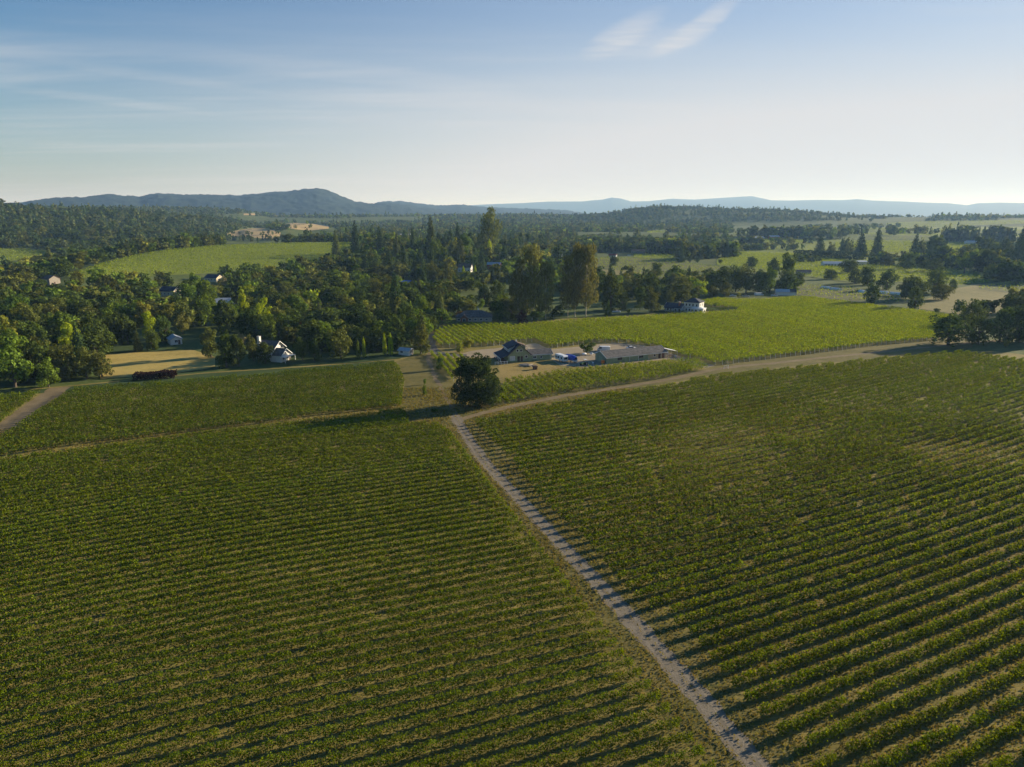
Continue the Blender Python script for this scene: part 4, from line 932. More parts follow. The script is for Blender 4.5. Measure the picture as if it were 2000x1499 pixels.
def scatter():
    rs = np.random.default_rng(78)
    pts = []
    r = 232.0
    while r < 5200:
        s = 10.5 + r * .0036
        n = int(r * 1.75 / s)
        a = (np.arange(n) + rs.random(n) * .9) / n * 1.75 - .875
        rr = r + rs.uniform(-.45, .45, n) * s
        pts.append(np.c_[rr * np.sin(a), rr * np.cos(a), np.full(n, s)])
        r += s * .9
    X = np.concatenate(pts)
    z = terrain(X[:, 0], X[:, 1]); u, v = proj(X[:, 0], X[:, 1], z)
    k = np.ones(len(X), bool)
    for poly in CLEAR_PX: k &= ~inside(u, v, poly)
    d = np.hypot(X[:, 0], X[:, 1])
    # open ground between groves: mostly on the valley floor at the right, rarely in the wood at the left
    right = np.clip((u - 1050) / 350, 0, 1) * np.clip((3400 - d) / 800, 0, 1) * (v > 432)
    n1 = fbm(X[:, 0] * .006 + 5, X[:, 1] * .006, 3)
    far = np.clip((d - 900) / 900, 0, 1)
    n2 = fbm(X[:, 0] * .0022 + 9, X[:, 1] * .0075 + 3, 3)
    k &= n1 > (.28 + .17 * right)
    k &= n2 > (.30 + .10 * far - .04 * right) * np.where(d > 650, 1, 0)
    k &= ~((u > 1430) & (v > 434) & (v < 570))
    k &= ~((u > 1150) & (v > 560) & (d < 480))
    k &= (d > 260) | (u < 800)
    for x, y, w in tree_pts: k &= np.hypot(X[:, 0] - x, X[:, 1] - y) > w * .85 + 1.0
    X, z, u, v, d, n1 = X[k], z[k], u[k], v[k], d[k], n1[k]
    n = len(X)
    # shelter belts and groves along the valley's field edges
    LX = []
    for pl, m, lo, hi, kd in BELTS:
        q = rs.random(m); xs = np.interp(q, np.linspace(0, 1, len(pl)), [p[0] for p in pl]); ys = np.interp(q, np.linspace(0, 1, len(pl)), [p[1] for p in pl])
        for a, b in zip(xs, ys):
            p = PT(a + rs.normal(0, 3), b + rs.normal(0, 1.1)); LX.append((*p, lo, hi, {'c': .8, 'm': .35, 'b': .04}[kd]))
    LX = np.array(LX)
    n0 = len(X)
    X = np.concatenate([X, np.c_[LX[:, 0], LX[:, 1], np.full(len(LX), 11.0)]]); z = np.concatenate([z, LX[:, 2]])
    u, v = proj(X[:, 0], X[:, 1], z); d = np.hypot(X[:, 0], X[:, 1]); n = len(X)
    # which kind grows where
    con = .04 + .21 * np.clip((d - 520 + 250 * np.exp(-((u - 850) / 220) ** 2)) / 800, 0, 1) + .25 * (fbm(X[:, 0] * .004, X[:, 1] * .004 + 40, 2) - .5)
    con[n0:] = LX[:, 5]
    kind = np.where(rs.random(n) < con, 'conifer', np.where(rs.random(n) < .55, 'oak', 'broad'))
    q = rs.random(n)
    lm = np.where(kind == 'conifer', np.where(q < .6, 'needle', 'pine'), np.where(kind == 'oak', np.where(q < .62, 'dark', np.where(q < .9, 'olive', 'green')), np.where(q < .36, 'green', np.where(q < .62, 'olive', np.where(q < .78, 'dark', np.where(q < .93, 'yellow', 'bright'))))))
    deep = ((u < 520) & (d > 950)) | ((u > 1120) & (u < 1750) & (d > 2300))
    lm = np.where(deep & (kind != 'conifer'), np.where(q < .72, 'dark', 'olive'), lm)
    lm = np.where((lm == 'bright') & (rs.random(n) < .6), 'green', lm); lm = np.where((lm == 'yellow') & (rs.random(n) < .5), 'olive', lm)
    h = np.where(kind == 'conifer', rs.uniform(13, 25, n), np.where(kind == 'oak', rs.uniform(8.5, 13.5, n), rs.uniform(9, 16, n)))
    h = h * np.where(d > 1500, .85, 1) * rs.uniform(.7, 1.25, n)
    h[n0:] = rs.uniform(LX[:, 3], LX[:, 4])
    w = np.where(kind == 'conifer', h * rs.uniform(.40, .60, n), np.where(kind == 'oak', h * rs.uniform(1.0, 1.35, n), h * rs.uniform(.75, 1.05, n)))
    w = w * np.clip(X[:, 2] / 11, 1, 1.5)
    return X, z, u, v, d, kind, lm, h, w
SX, SZ, SU, SV, SD, SK, SL, SH, SW = scatter()
print('scattered trees', len(SX))
in_view = (SU > -60) & (SU < 2060) & (SD > 100)
score = np.where(in_view, SH / SD, 0)
n_own = max(0, 292 - len(TREES))
own = set(np.argsort(-score)[:n_own].tolist())
for i in sorted(own):
    lab = auto_label(SU[i], SV[i], SH[i] / SD[i] * FPX, SW[i] / SD[i] * FPX, SK[i], SL[i])
    place_tree((SX[i, 0], SX[i, 1], SZ[i] - .1), SH[i], SW[i], str(SK[i]), str(SL[i]), lab, i, 'trees of the wood')

# all the others, which read as one wood: ONE mesh, thinner with distance
M_WOOD = foliage('wood_leaves', (.55, .55, .6), (1, 1, 1), (1.45, 1.4, 1.2), trans=.3, tint=True, hue=0, val=0)
def woodland():
    r = np.random.default_rng(11)
    tmpl = {}
    for kd in ('oak', 'broad', 'conifer'):
        for lod, n, lf in ((0, 420, .062), (1, 130, .105), (2, 42, .165), (3, 16, .26)):
            for var in range(4):
                C, N, S = CROWN[kd](r, n, lf if kd != 'conifer' else lf * .9)
                tmpl[kd, lod, var] = leaf_quads(C, N, S, .9, r)[0]
    Vs, Ts = [], []
    rest = [i for i in range(len(SX)) if i not in own]
    rest = np.array(rest)
    lod = np.select([SD[rest] < 700, SD[rest] < 1500, SD[rest] < 3000], [0, 1, 2], 3)
    var = r.integers(0, 4, len(rest))
    for kd in ('oak', 'broad', 'conifer'):
        for l in range(4):
            for vv in range(4):
                idx = rest[(SK[rest] == kd) & (lod == l) & (var == vv)]
                if not len(idx): continue
                T = tmpl[kd, l, vv]; m, k = len(idx), len(T)
                a = r.uniform(0, 6.283, m); c, s = np.cos(a)[:, None], np.sin(a)[:, None]
                x = (T[None, :, 0] * c - T[None, :, 1] * s) * SW[idx][:, None] + SX[idx, 0][:, None]
                y = (T[None, :, 0] * s + T[None, :, 1] * c) * SW[idx][:, None] + SX[idx, 1][:, None]
                zz = T[None, :, 2] * SH[idx][:, None] + SZ[idx][:, None]
                Vs.append(np.stack([x, y, zz], -1).reshape(-1, 3).astype(np.float32))
                col = np.array([TINT[t] for t in SL[idx]]) * (1.6, 1.6, 1.05) * r.uniform(.65, 1.4, (m, 1))
                Ts.append(np.repeat(np.c_[col, np.ones(m)], k, axis=0).astype(np.float32))
    V = np.concatenate(Vs); T = np.concatenate(Ts)
    Q = np.arange(len(V)).reshape(-1, 4)
    o = link('forest', fastmesh('forest', V, Q, M_WOOD, tint=T))
    tag(o, 'dense mixed woodland of oaks and conifers running back to the hills', 'forest', kind='stuff')
    print('woodland quads', len(Q), 'trees', len(rest))
woodland()

# long clipped hedge and low purple hedge
def hedge(name, a, b, h, w, leafm, label, n=2600, base=0.0):
    p, q = PT(*a), PT(*b); L_ = np.linalg.norm(q[:2] - p[:2]); ang = math.atan2(q[1] - p[1], q[0] - p[0])
    r = np.random.default_rng(21)
    s = r.uniform(-L_ / 2, L_ / 2, n); t = r.random(n)
    hh = h * (.85 + .3 * fbm(s * .35, s * 0 + 4, 3))
    face = r.random(n)
    y = np.where(face < .4, r.uniform(-w / 2, w / 2, n), np.sign(r.random(n) - .5) * w / 2) + r.normal(0, w * .07, n)
    zz = np.where(face < .4, hh, r.uniform(0.05, 1, n) * hh)
    N = np.c_[r.normal(0, .5, n), np.where(face < .4, 0, np.sign(y)), np.where(face < .4, 1, .2)] + r.normal(0, .4, (n, 3))
    V, Q = leaf_quads(np.c_[s, y, zz], N, max(.16, h * .11) * r.uniform(.6, 1.3, n), .9, r)
    o = link(name, fastmesh(name, V, Q, LEAF[leafm]), None, ((p + q) / 2))
    o.rotation_euler = (0, 0, ang)
    return tag(o, label, 'hedge')
hedge('hedge', (1552, 502), (1688, 509), 9, 8, 'needle', 'long dark clipped hedge behind the long white building', 3200)
hedge('purple_hedge', (263, 741), (344, 737), 2.3, 4.0, 'purple', 'low dark purple hedge along the lower edge of the hay meadow', 2600)
hedge('hedge', (1372, 606), (1440, 606.5), 2.0, 2.5, 'bush', 'low green hedge right of the white two-storey villa', 900)
hedge('hedge', (868, 635), (1000, 637), 1.8, 2.5, 'bush', 'dark low hedge between the ranch house and the bright vine rows', 1500)
hedge('hedge', (1340, 612), (1300, 613), 1.6, 2.5, 'olive', 'low hedge in front of the white two-storey villa', 700)
# ---------------------------------------------------------------- buildings
M_WHITE = solid('paint_white', (.62, .60, .55), .6, var=.06)
M_TRIM = solid('trim_white', (.78, .77, .73), .55, var=.05)
M_CREAM = striped('siding_cream', (.66, .55, .36), 'Z', .2, .15)
M_SAGE = striped('siding_sage', (.30, .345, .20), 'Z', .2, .2)
M_SAGEBARN = striped('boards_sage', (.27, .325, .20), 'X', .3, .2)
M_TANSIDE = striped('boards_tan', (.48, .39, .25), 'X', .3, .15)
M_BLUE_AND_SHADE = striped('siding_blue_and_shade', (.42, .48, .50), 'Z', .25, .15)  # pale blue siding; also bluish shade painted on farmhouse dormer and villa wing
M_GREYWALL = striped('siding_grey', (.36, .31, .25), 'X', .3, .2)
M_REDWALL = striped('siding_red', (.32, .07, .05), 'X', .3, .2)
M_TEAL = striped('siding_teal', (.40, .52, .50), 'Z', .25, .15)
M_SHINGLE = striped('shingle_charcoal', (.050, .055, .068), 'Z', .12, .3, .8, .2)
M_SHINGLEG = striped('shingle_grey', (.13, .12, .11), 'Z', .12, .3, .85, .25)
M_SHINGLEB = striped('shingle_brown', (.15, .10, .07), 'Z', .12, .3, .85, .25)
M_METALROOF = striped('metal_roof', (.42, .45, .48), 'X', .5, .25, .45, .1)
M_BLUEROOF = solid('blue_sheeting', (.03, .13, .42), .5, var=.15)
M_GLASS = solid('window_glass', (.03, .035, .04), .12, var=.2, spec=.6)
M_CURTAIN = solid('curtain_white', (.55, .53, .48), .8)
M_DARKWOOD = solid('dark_timber', (.085, .05, .035), .8, var=.25)
M_BRICK = striped('brick_red', (.33, .15, .09), 'Z', .09, .3, .9)
M_CONC = solid('concrete', (.42, .40, .36), .9, var=.15)
M_RUBBER = solid('tyre_rubber', (.025, .025, .025), .9)
M_STEEL = solid('galvanised', (.45, .46, .47), .45, metal=.6)
M_TARP = solid('tarp_blue', (.035, .075, .36), .55, var=.25, scale=1.2, bump=.4)
M_CARW = solid('car_white', (.72, .72, .71), .3, var=.03, spec=.5)
M_CARD = solid('car_grey', (.10, .105, .115), .3, var=.05, spec=.5)
M_CARR = solid('car_red', (.38, .05, .035), .35, var=.05, spec=.5)
M_LUMBER = solid('old_lumber', (.46, .39, .30), .85, var=.25, scale=3)
M_RUSTY = solid('rusty_wood', (.20, .095, .05), .85, var=.3, scale=2)
M_ORANGE = solid('orange_plastic', (.80, .22, .045), .5, var=.1)
M_CANVAS = solid('white_canvas', (.72, .72, .70), .8, var=.06)
M_GREENPAINT = solid('tractor_green', (.03, .09, .03), .45, var=.15)

def window(parent, face, u, z, w, h, X, Y, pane=None, frame=None):
    """a framed opening on one wall face ('+x','-x','+y','-y') whose wall stands at X or Y"""
    t, d = .11, .07
    f, g = MB(), MB()
    s = 1 if face[0] == '+' else -1
    base = (X if face[1] == 'x' else Y)
    def bx(m, u0, u1, z0, z1, d0, d1):
        a, b = sorted((base + s * d0, base + s * d1))
        if face[1] == 'x': m.box(a, b, u0, u1, z0, z1)
        else: m.box(u0, u1, a, b, z0, z1)
    bx(f, u - w / 2 - t, u - w / 2, z - t, z + h + t, .0, d); bx(f, u + w / 2, u + w / 2 + t, z - t, z + h + t, .0, d)
    bx(f, u - w / 2, u + w / 2, z + h, z + h + t, .0, d); bx(f, u - w / 2, u + w / 2, z - t, z, .0, d + .04)
    if w > 1.1: bx(f, u - .03, u + .03, z, z + h, .0, d)
    fo = f.build('window', frame or M_TRIM, parent)
    bx(g, u - w / 2 + .002, u + w / 2 - .002, z + .002, z + h - .002, .0, .03)
    g.build('pane', pane or M_GLASS, fo)
    return fo
def door(parent, face, u, w, h, X, Y, mat, z=.12):
    s = 1 if face[0] == '+' else -1
    base = X if face[1] == 'x' else Y
    a, b = sorted((base, base + s * .06)); c, e = sorted((base + s * .06, base + s * .12))
    m, k = MB(), MB()
    if face[1] == 'x': m.box(a, b, u - w / 2, u + w / 2, z, z + h); k.box(c, e, u + w * .32, u + w * .4, z + h * .45, z + h * .5)
    else: m.box(u - w / 2, u + w / 2, a, b, z, z + h); k.box(u + w * .32, u + w * .4, c, e, z + h * .45, z + h * .5)
    d = m.build('door', mat, parent); k.build('handle', M_STEEL, d)
    return d
def gable_roof(parent, W, h, rise, x0, x1, mat, ov=.5, y=0.0, z=0.0, t=.18, name='roof', fascia=None):
    k = rise / (W / 2); e = W / 2 + ov
    prof = [(y - e, z + h - ov * k + .03 + t), (y, z + h + rise + .03 + t), (y + e, z + h - ov * k + .03 + t), (y + e, z + h - ov * k + .03), (y, z + h + rise + .03), (y - e, z + h - ov * k + .03)]
    r = MB().prism(prof, x0, x1, 'x').build(name, mat, parent)
    if fascia:
        f = MB()
        for xx in (x0 - .05, x1 + .005):
            f.prism([(y - e, z + h - ov * k), (y, z + h + rise), (y + e, z + h - ov * k), (y + e, z + h - ov * k + .26), (y, z + h + rise + .27), (y - e, z + h - ov * k + .26)], xx, xx + .045, 'x')
        f.build('fascia', fascia, r)
    return r
def hip_roof(parent, L, W, h, rise, mat, ov=.5, cx=0, cy=0, name='roof'):
    a, b = L / 2 + ov, W / 2 + ov; r = max(a - b, .2)
    v = [(cx - a, cy - b, h + .03), (cx + a, cy - b, h + .03), (cx + a, cy + b, h + .03), (cx - a, cy + b, h + .03), (cx - a, cy - b, h + .2), (cx + a, cy - b, h + .2), (cx + a, cy + b, h + .2), (cx - a, cy + b, h + .2), (cx - r, cy, h + rise), (cx + r, cy, h + rise)]
    return MB().add(v, [(3, 2, 1, 0), (0, 1, 5, 4), (1, 2, 6, 5), (2, 3, 7, 6), (3, 0, 4, 7), (4, 5, 9, 8), (6, 7, 8, 9), (5, 6, 9), (7, 4, 8)]).build(name, mat, parent)
def house(name, label, px, py, az, L, W, wall, rise, mw, mr, cat='house', chimney=None, wins=True, hip=False, doors=True, fascia=None, doormat=None, dz=0.0):
    """one gabled (or hipped) building: local +x is the gable facing azimuth az"""
    p = PT(px, py)
    root = empty(name, (p[0], p[1], p[2] + dz), math.radians(az)); tag(root, label, cat)
    w = MB()
    if hip: w.box(-L / 2, L / 2, -W / 2, W / 2, -.4, wall)
    else: w.prism([(-W / 2, -.4), (W / 2, -.4), (W / 2, wall), (0, wall + rise), (-W / 2, wall)], -L / 2, L / 2, 'x')
    w.build('wall', mw, root)
    r = hip_roof(root, L, W, wall, rise, mr) if hip else gable_roof(root, W, wall, rise, -L / 2 - .5, L / 2 + .5, mr, fascia=fascia)
    if chimney:
        cx, cy_, hh, s, mc = chimney
        c = MB().box(cx - s, cx + s, cy_ - s, cy_ + s, wall * .8, wall + rise + hh).build('chimney', mc, r)
        MB().box(cx - s - .08, cx + s + .08, cy_ - s - .08, cy_ + s + .08, wall + rise + hh, wall + rise + hh + .15).build('cap', M_CONC, c)
    if wins:
        for u in np.arange(-L / 2 + 1.6, L / 2 - 1.2, 3.1): window(root, '-y', u, 1.0, 1.2, 1.2, 0, -W / 2)
        for u in ((-W / 4, W / 4) if W > 6 else (0,)): window(root, '+x', u, 1.0, 1.3, 1.2, L / 2, 0)
        if rise > 2 and not hip: window(root, '+x', 0, wall + .3, 1.0, .9, L / 2, 0)
    if doors: door(root, '+x', -W / 4 + 1.7 if W > 6 else W / 4, 1.0, 2.05, L / 2, 0, doormat or M_DARKWOOD)
    return root

# -- the green farmhouse: front gable, shed dormers on both slopes, porch on the left, long wing on the right
def farmhouse():
    p = P(992, 708)
    az = math.radians(15)
    R = empty('farmhouse', (p[0], p[1], 0), az)
    tag(R, 'sage green farmhouse with dark blue-grey roof, front gable, dormer and a low wing', 'house')
    G, D = 9.6, 10.5
    ap, ev = 7.1, 3.0
    MB().prism([(0, -.3), (G, -.3), (G, ev), (G / 2, ap), (0, ev)], 0, D, 'y').build('wall', M_SAGE, R)
    k = (ap - ev) / (G / 2)
    def slope(x0, z0, x1, z1, y0, y1, t=.2, name='roof', mat=M_SHINGLE, par=R):
        return MB().prism([(x0, z0 + .03), (x1, z1 + .03), (x1, z1 + .03 + t), (x0, z0 + .03 + t)], y0, y1, 'y').build(name, mat, par)
    rf = MB().prism([(-.55, ev - .55 * k + .03), (G / 2, ap + .03), (G + .55, ev - .55 * k + .03), (G + .55, ev - .55 * k + .25), (G / 2, ap + .25), (-.55, ev - .55 * k + .25)], -.9, D + .6, 'y').build('roof', M_SHINGLE, R)
    MB().prism([(-.55, ev - .55 * k), (G / 2, ap), (G + .55, ev - .55 * k), (G + .55, ev - .55 * k + .27), (G / 2, ap + .27), (-.55, ev - .55 * k + .27)], -.96, -.905, 'y').build('fascia', M_DARKWOOD, rf)
    # shed dormers
    dl = MB().prism([(.75, ev + .75 * k - .1), (G / 2 - .6, ap - .55), (.75, 5.35)], 1.5, 9.6, 'y').build('dormer', M_BLUE_AND_SHADE, R)  # left dormer wall coloured bluish to hold its shade
    slope(.1, 5.2, G / 2 + .05, ap + .22, 1.0, 10.1, .16, 'dormer_roof', M_SHINGLE, dl)
    MB().prism([(.04, 5.16), (.095, 5.16), (.095, 5.42), (.04, 5.42)], 1.0, 10.1, 'y').build('gutter', M_TRIM, dl)
    for yy in (3.2, 5.4, 7.6): window(dl, '-x', yy, 4.0 + .1, 1.1, .85, .75, 0)
    dr = MB().prism([(G - .75, ev + .75 * k - .1), (G - .75, 5.35), (G / 2 + .6, ap - .55)], 4.8, 9.8, 'y').build('dormer', M_SAGE, R)
    slope(G / 2 - .05, ap + .22, G - .1, 5.2, 4.3, 10.2, .16, 'dormer_roof', M_SHINGLEB, dr)
    MB().prism([(G - .095, 5.16), (G - .04, 5.16), (G - .04, 5.42), (G - .095, 5.42)], 4.3, 10.2, 'y').build('gutter', M_TRIM, dr)
    # porch along the left side
    pr = slope(-3.6, 1.95, -.35, 2.95, -1.2, D + .4, .16, 'porch_roof', M_SHINGLE)
    MB().box(-3.66, -3.605, -1.2, D + .4, 1.92, 2.16).build('gutter', M_TRIM, pr)
    MB().box(-3.4, -.01, -1.0, D, -.2, .3).build('porch_floor', M_DARKWOOD, R)
    for yy in (-.9, 2.0, 4.9, 7.8, 10.3): MB().box(-3.4, -3.24, yy, yy + .16, .3, 2.0).build('porch_post', M_TRIM, R)
    # wing
    wg = MB().prism([(.25, -.3), (6.5, -.3), (6.5, 2.7), (3.4, 4.1), (.25, 2.7)], G + .005, 19.0, 'x').build('wing', M_SAGE, R)
    gable_roof(wg, 6.3, 2.7, 1.42, G - .3, 19.5, M_SHINGLEG, ov=.5, y=3.38, fascia=M_TRIM)
    MB().box(G + .02, 19.5, -.36, -.29, 2.40, 2.58).build('gutter', M_TRIM, wg)
    MB().box(18.55, 18.68, .13, .245, 0, 2.5).build('downpipe', M_TRIM, wg)
    # openings of the front
    window(R, '-y', 1.9, .75, 2.0, 1.55, 0, 0, M_CURTAIN); door(R, '-y', 4.6, 1.1, 2.15, 0, 0, M_GLASS); door(R, '-y', 5.9, .9, 2.1, 0, 0, M_DARKWOOD)
    window(R, '-y', 7.9, 1.5, 1.0, 1.0, 0, 0); window(R, '-y', 4.1, 4.2, .8, .95, 0, 0); window(R, '-y', 5.6, 4.2, .8, .95, 0, 0)
    window(wg, '-y', 11.6, 1.0, 1.3, .9, 0, .25); window(wg, '-y', 14.4, .9, .7, 1.0, 0, .25)
    ch = MB().box(4.9, 5.35, 5.6, 6.05, ap - .6, ap + 1.0).build('chimney', M_TRIM, rf)
    MB().tube([(6.4, 2.3, 5.2), (6.4, 2.3, 6.5)], .09).build('vent_pipe', M_TRIM, rf)
    MB().tube([(9.9, 3.2, 3.9), (9.9, 3.2, 5.0)], .1).build('vent_pipe', M_TRIM, wg)
farmhouse()
def rail_fence(name, label, a, b, h, n, mat, rails=2, thick=.07):
    p, q = P(*a), P(*b); L_ = np.linalg.norm(q - p)
    root = empty(name, (p[0], p[1], 0), math.atan2(q[1] - p[1], q[0] - p[0])); tag(root, label, 'fence')
    for i in range(n + 1): MB().box(L_ * i / n - thick, L_ * i / n + thick, -thick, thick, -.2, h).build('post', mat, root)
    r = MB()
    for k in range(rails): r.box(-.05, L_ + .05, -thick - .05, -thick - .005, h * (.35 + .55 * k / max(rails - 1, 1)) - .06, h * (.35 + .55 * k / max(rails - 1, 1)) + .06)
    r.build('rail', mat, root)
rail_fence('porch_fence', 'short white rail fence in front of the farmhouse porch', (967, 713.5), (991, 711.5), 1.3, 4, M_TRIM)
rail_fence('driveway_gate', 'low white metal rail across the farm drive beside the short vine rows', (848, 692), (877, 693.5), 1.3, 3, M_STEEL, 2, .05)
rail_fence('board_fence', 'pale board fence at the top end of the farm lane', (812, 639), (838, 633), 1.7, 6, M_LUMBER, 3)
rail_fence('garden_fence', 'grey rail fence behind the lawn left of the white two-storey villa', (1236, 607), (1262, 606), 1.4, 5, M_STEEL)

# -- the long barn
def barn():
    p = P(1184, 711.5)
    R = empty('long_barn', (p[0], p[1], 0), math.radians(24.5)); tag(R, 'long low sage green barn with a grey shingle roof and tan right end', 'barn')
    L_, W, h, rise = 29.5, 8.6, 2.75, 1.75
    MB().prism([(0, -.3), (W, -.3), (W, h), (W / 2, h + rise), (0, h)], 0, L_ * .70, 'x').build('wall', M_SAGEBARN, R)
    MB().prism([(0, -.3), (W, -.3), (W, h), (W / 2, h + rise), (0, h)], L_ * .70 + .003, L_, 'x').build('wall', M_TANSIDE, R)
    r = gable_roof(R, W, h, rise, -.5, L_ + .6, M_SHINGLEG, ov=.6, y=W / 2, fascia=M_TRIM)
    MB().box(-.5, L_ + .6, -.72, -.61, h - .38, h - .20).build('gutter', M_TRIM, r)
    for u in (6.5, 17.0): window(R, '-y', u, 1.25, 1.9, .85, 0, 0, frame=M_DARKWOOD)
    window(R, '-y', 23.8, 1.2, .9, .8, 0, 0)
    for u in (11.2, 15.6): MB().box(u, u + .12, -.13, -.005, 0, h - .3).build('downpipe', M_TRIM, R)
    door(R, '-y', 26.3, 1.1, 2.1, 0, 0, M_DARKWOOD); door(R, '-y', 28.2, 1.2, 2.1, 0, 0, M_RUSTY)
    door(R, '-x', 4.3, 3.0, 2.4, 0, 0, M_SAGEBARN, z=.02)
    for u in (4.0, 14.0, 22.0): MB().tube([(u, W / 2 + 1.2, h + 1.0), (u, W / 2 + 1.2, h + 2.1)], .12).build('vent_pipe', M_STEEL, r)
    # orange bin at the shaded end wall
    a = math.radians(24.5)
    def loc(x, y): return (p[0] + x * math.cos(a) - y * math.sin(a), p[1] + x * math.sin(a) + y * math.cos(a))
    q = loc(-.75, 1.5)
    b = empty('orange_bin', (*q, 0), a); tag(b, 'square orange bin against the shaded end wall of the long barn', 'bin')
    MB().box(-.5, .5, -.65, .65, .12, 1.25).build('body', M_ORANGE, b, bevel=.06); MB().box(-.55, .55, -.7, .7, 1.26, 1.34).build('lid', M_ORANGE, b, bevel=.02)
    for yy in (-.5, .5): MB().box(-.45, .45, yy - .08, yy + .08, 0, .12).build('skid', M_DARKWOOD, b)
    # white shade sail at the right end
    q = loc(L_ + .9, 1.0)
    c = empty('shade_canopy', (*q, 0), a); tag(c, 'white sloping fabric canopy on poles at the right end of the long barn', 'canopy')
    n = 8; V = []; F = []
    for i in range(n + 1):
        for j in range(n + 1):
            u, v = i / n, j / n
            x = 5.2 * u; y = (-1.2 + 6.5 * v) * (1 - .35 * u) - 0.2
            V.append((x, y, 3.7 - 1.3 * u - .28 * math.sin(math.pi * u) * math.sin(math.pi * v)))
    for i in range(n):
        for j in range(n): F.append((i * (n + 1) + j, (i + 1) * (n + 1) + j, (i + 1) * (n + 1) + j + 1, i * (n + 1) + j + 1))
    o = MB().add(V, F).build('fabric', M_CANVAS, c, smooth=True)
    md = o.modifiers.new('thickness', 'SOLIDIFY'); md.thickness = .03
    for x, y, z in ((.05, -1.35, 3.65), (.05, 5.05, 3.65), (5.15, -.95, 2.4), (5.15, 3.2, 2.4)): MB().tube([(x, y, -.2), (x, y, z)], .05).build('pole', M_STEEL, c)
    q = loc(L_ + 3.0, .8)
    t = empty('work_table', (*q, 0), a + .3); tag(t, 'dark work table in the shade of the white canopy', 'table')
    MB().box(-1.3, 1.3, -.5, .5, .78, .86).build('tabletop', M_DARKWOOD, t)
    for x in (-1.15, 1.15):
        for y in (-.4, .4): MB().box(x - .05, x + .05, y - .05, y + .05, 0, .78).build('leg', M_DARKWOOD, t)
    q = loc(L_ + 4.6, -.6)
    t = empty('white_drum', (*q, 0)); tag(t, 'white plastic drum just outside the canopy at the barn end', 'drum')
    MB().tube([(0, 0, 0), (0, 0, .08), (0, 0, .9), (0, 0, 1.0)], [.3, .34, .34, .3], 14).build('body', M_WHITE, t); MB().tube([(0, 0, 1.0), (0, 0, 1.06)], .2, 12).build('lid', M_CONC, t)
barn()

# -- the other houses
def villa():
    p = PT(1338, 609.5)
    R = empty('villa', (p[0], p[1], p[2]), math.radians(-33)); tag(R, 'white two-storey villa with dark hipped roof and lower wings, beyond the bright vines', 'house')
    MB().box(-.5, 9.0, -1, 8, -.3, 6.2).build('wall', M_WHITE, R)
    hip_roof(R, 9.5, 9, 6.2, 2.6, M_SHINGLE, .6, 4.25, 3.5)
    MB().box(-.7, 9.2, -1.16, -1.004, 3.0, 3.25).build('string_course', M_BRICK, R)
    w = MB().prism([(-5, -.3), (5.5, -.3), (5.5, 2.9), (.25, 4.9), (-5, 2.9)], -11.5, -.51, 'x').build('wing', M_BLUE_AND_SHADE, R)  # wing of the white villa, bluish shade put into its wall colour
    gable_roof(w, 10.5, 2.9, 2.0, -12.1, -.3, M_SHINGLE, ov=.6, y=.25, fascia=M_TRIM)
    c = MB().box(-3.4, -2.5, -3.2, -2.3, 2.6, 6.2).build('chimney', M_BRICK, w); MB().box(-3.5, -2.4, -3.3, -2.2, 6.2, 6.4).build('cap', M_CONC, c)
    b = MB().box(4.2, 12.0, -2.6, 3.0, -.3, 2.8).build('bay', M_WHITE, R)
    hip_roof(b, 7.8, 5.6, 2.8, 1.0, M_TRIM, .4, 8.1, .2)
    for u in (.9, 3.0, 5.1, 7.4): window(R, '-y', u, 3.9, 1.1, 1.5, 0, -1)
    for u in (1.0, 3.0): window(R, '-y', u, .8, 1.1, 1.6, 0, -1)
    for u in (5.4, 7.6, 10.4): window(b, '-y', u, .8, 1.4, 1.4, 0, -2.6)
    for u in (.6, 4.5): window(R, '+x', u, 3.9, 1.1, 1.5, 9.0, 0)
    window(b, '+x', .2, .8, 2.0, 1.4, 12.0, 0)
    for u in (-10, -8, -6.4): MB().box(u, u + .18, -6.6, -6.42, 0, 2.4).build('porch_post', M_TRIM, R)
    MB().prism([(-5.02, 2.7), (-6.9, 2.4), (-6.9, 2.52), (-5.02, 2.85)], -11.5, -5.0, 'x').build('porch_roof', M_SHINGLE, R)
    for u in (-9.4, -7.2, -4.4): window(w, '-y', u, .8, 1.2, 1.4, 0, -5)
    door(w, '-y', -2.0, 1.1, 2.1, 0, -5, M_DARKWOOD)
villa()
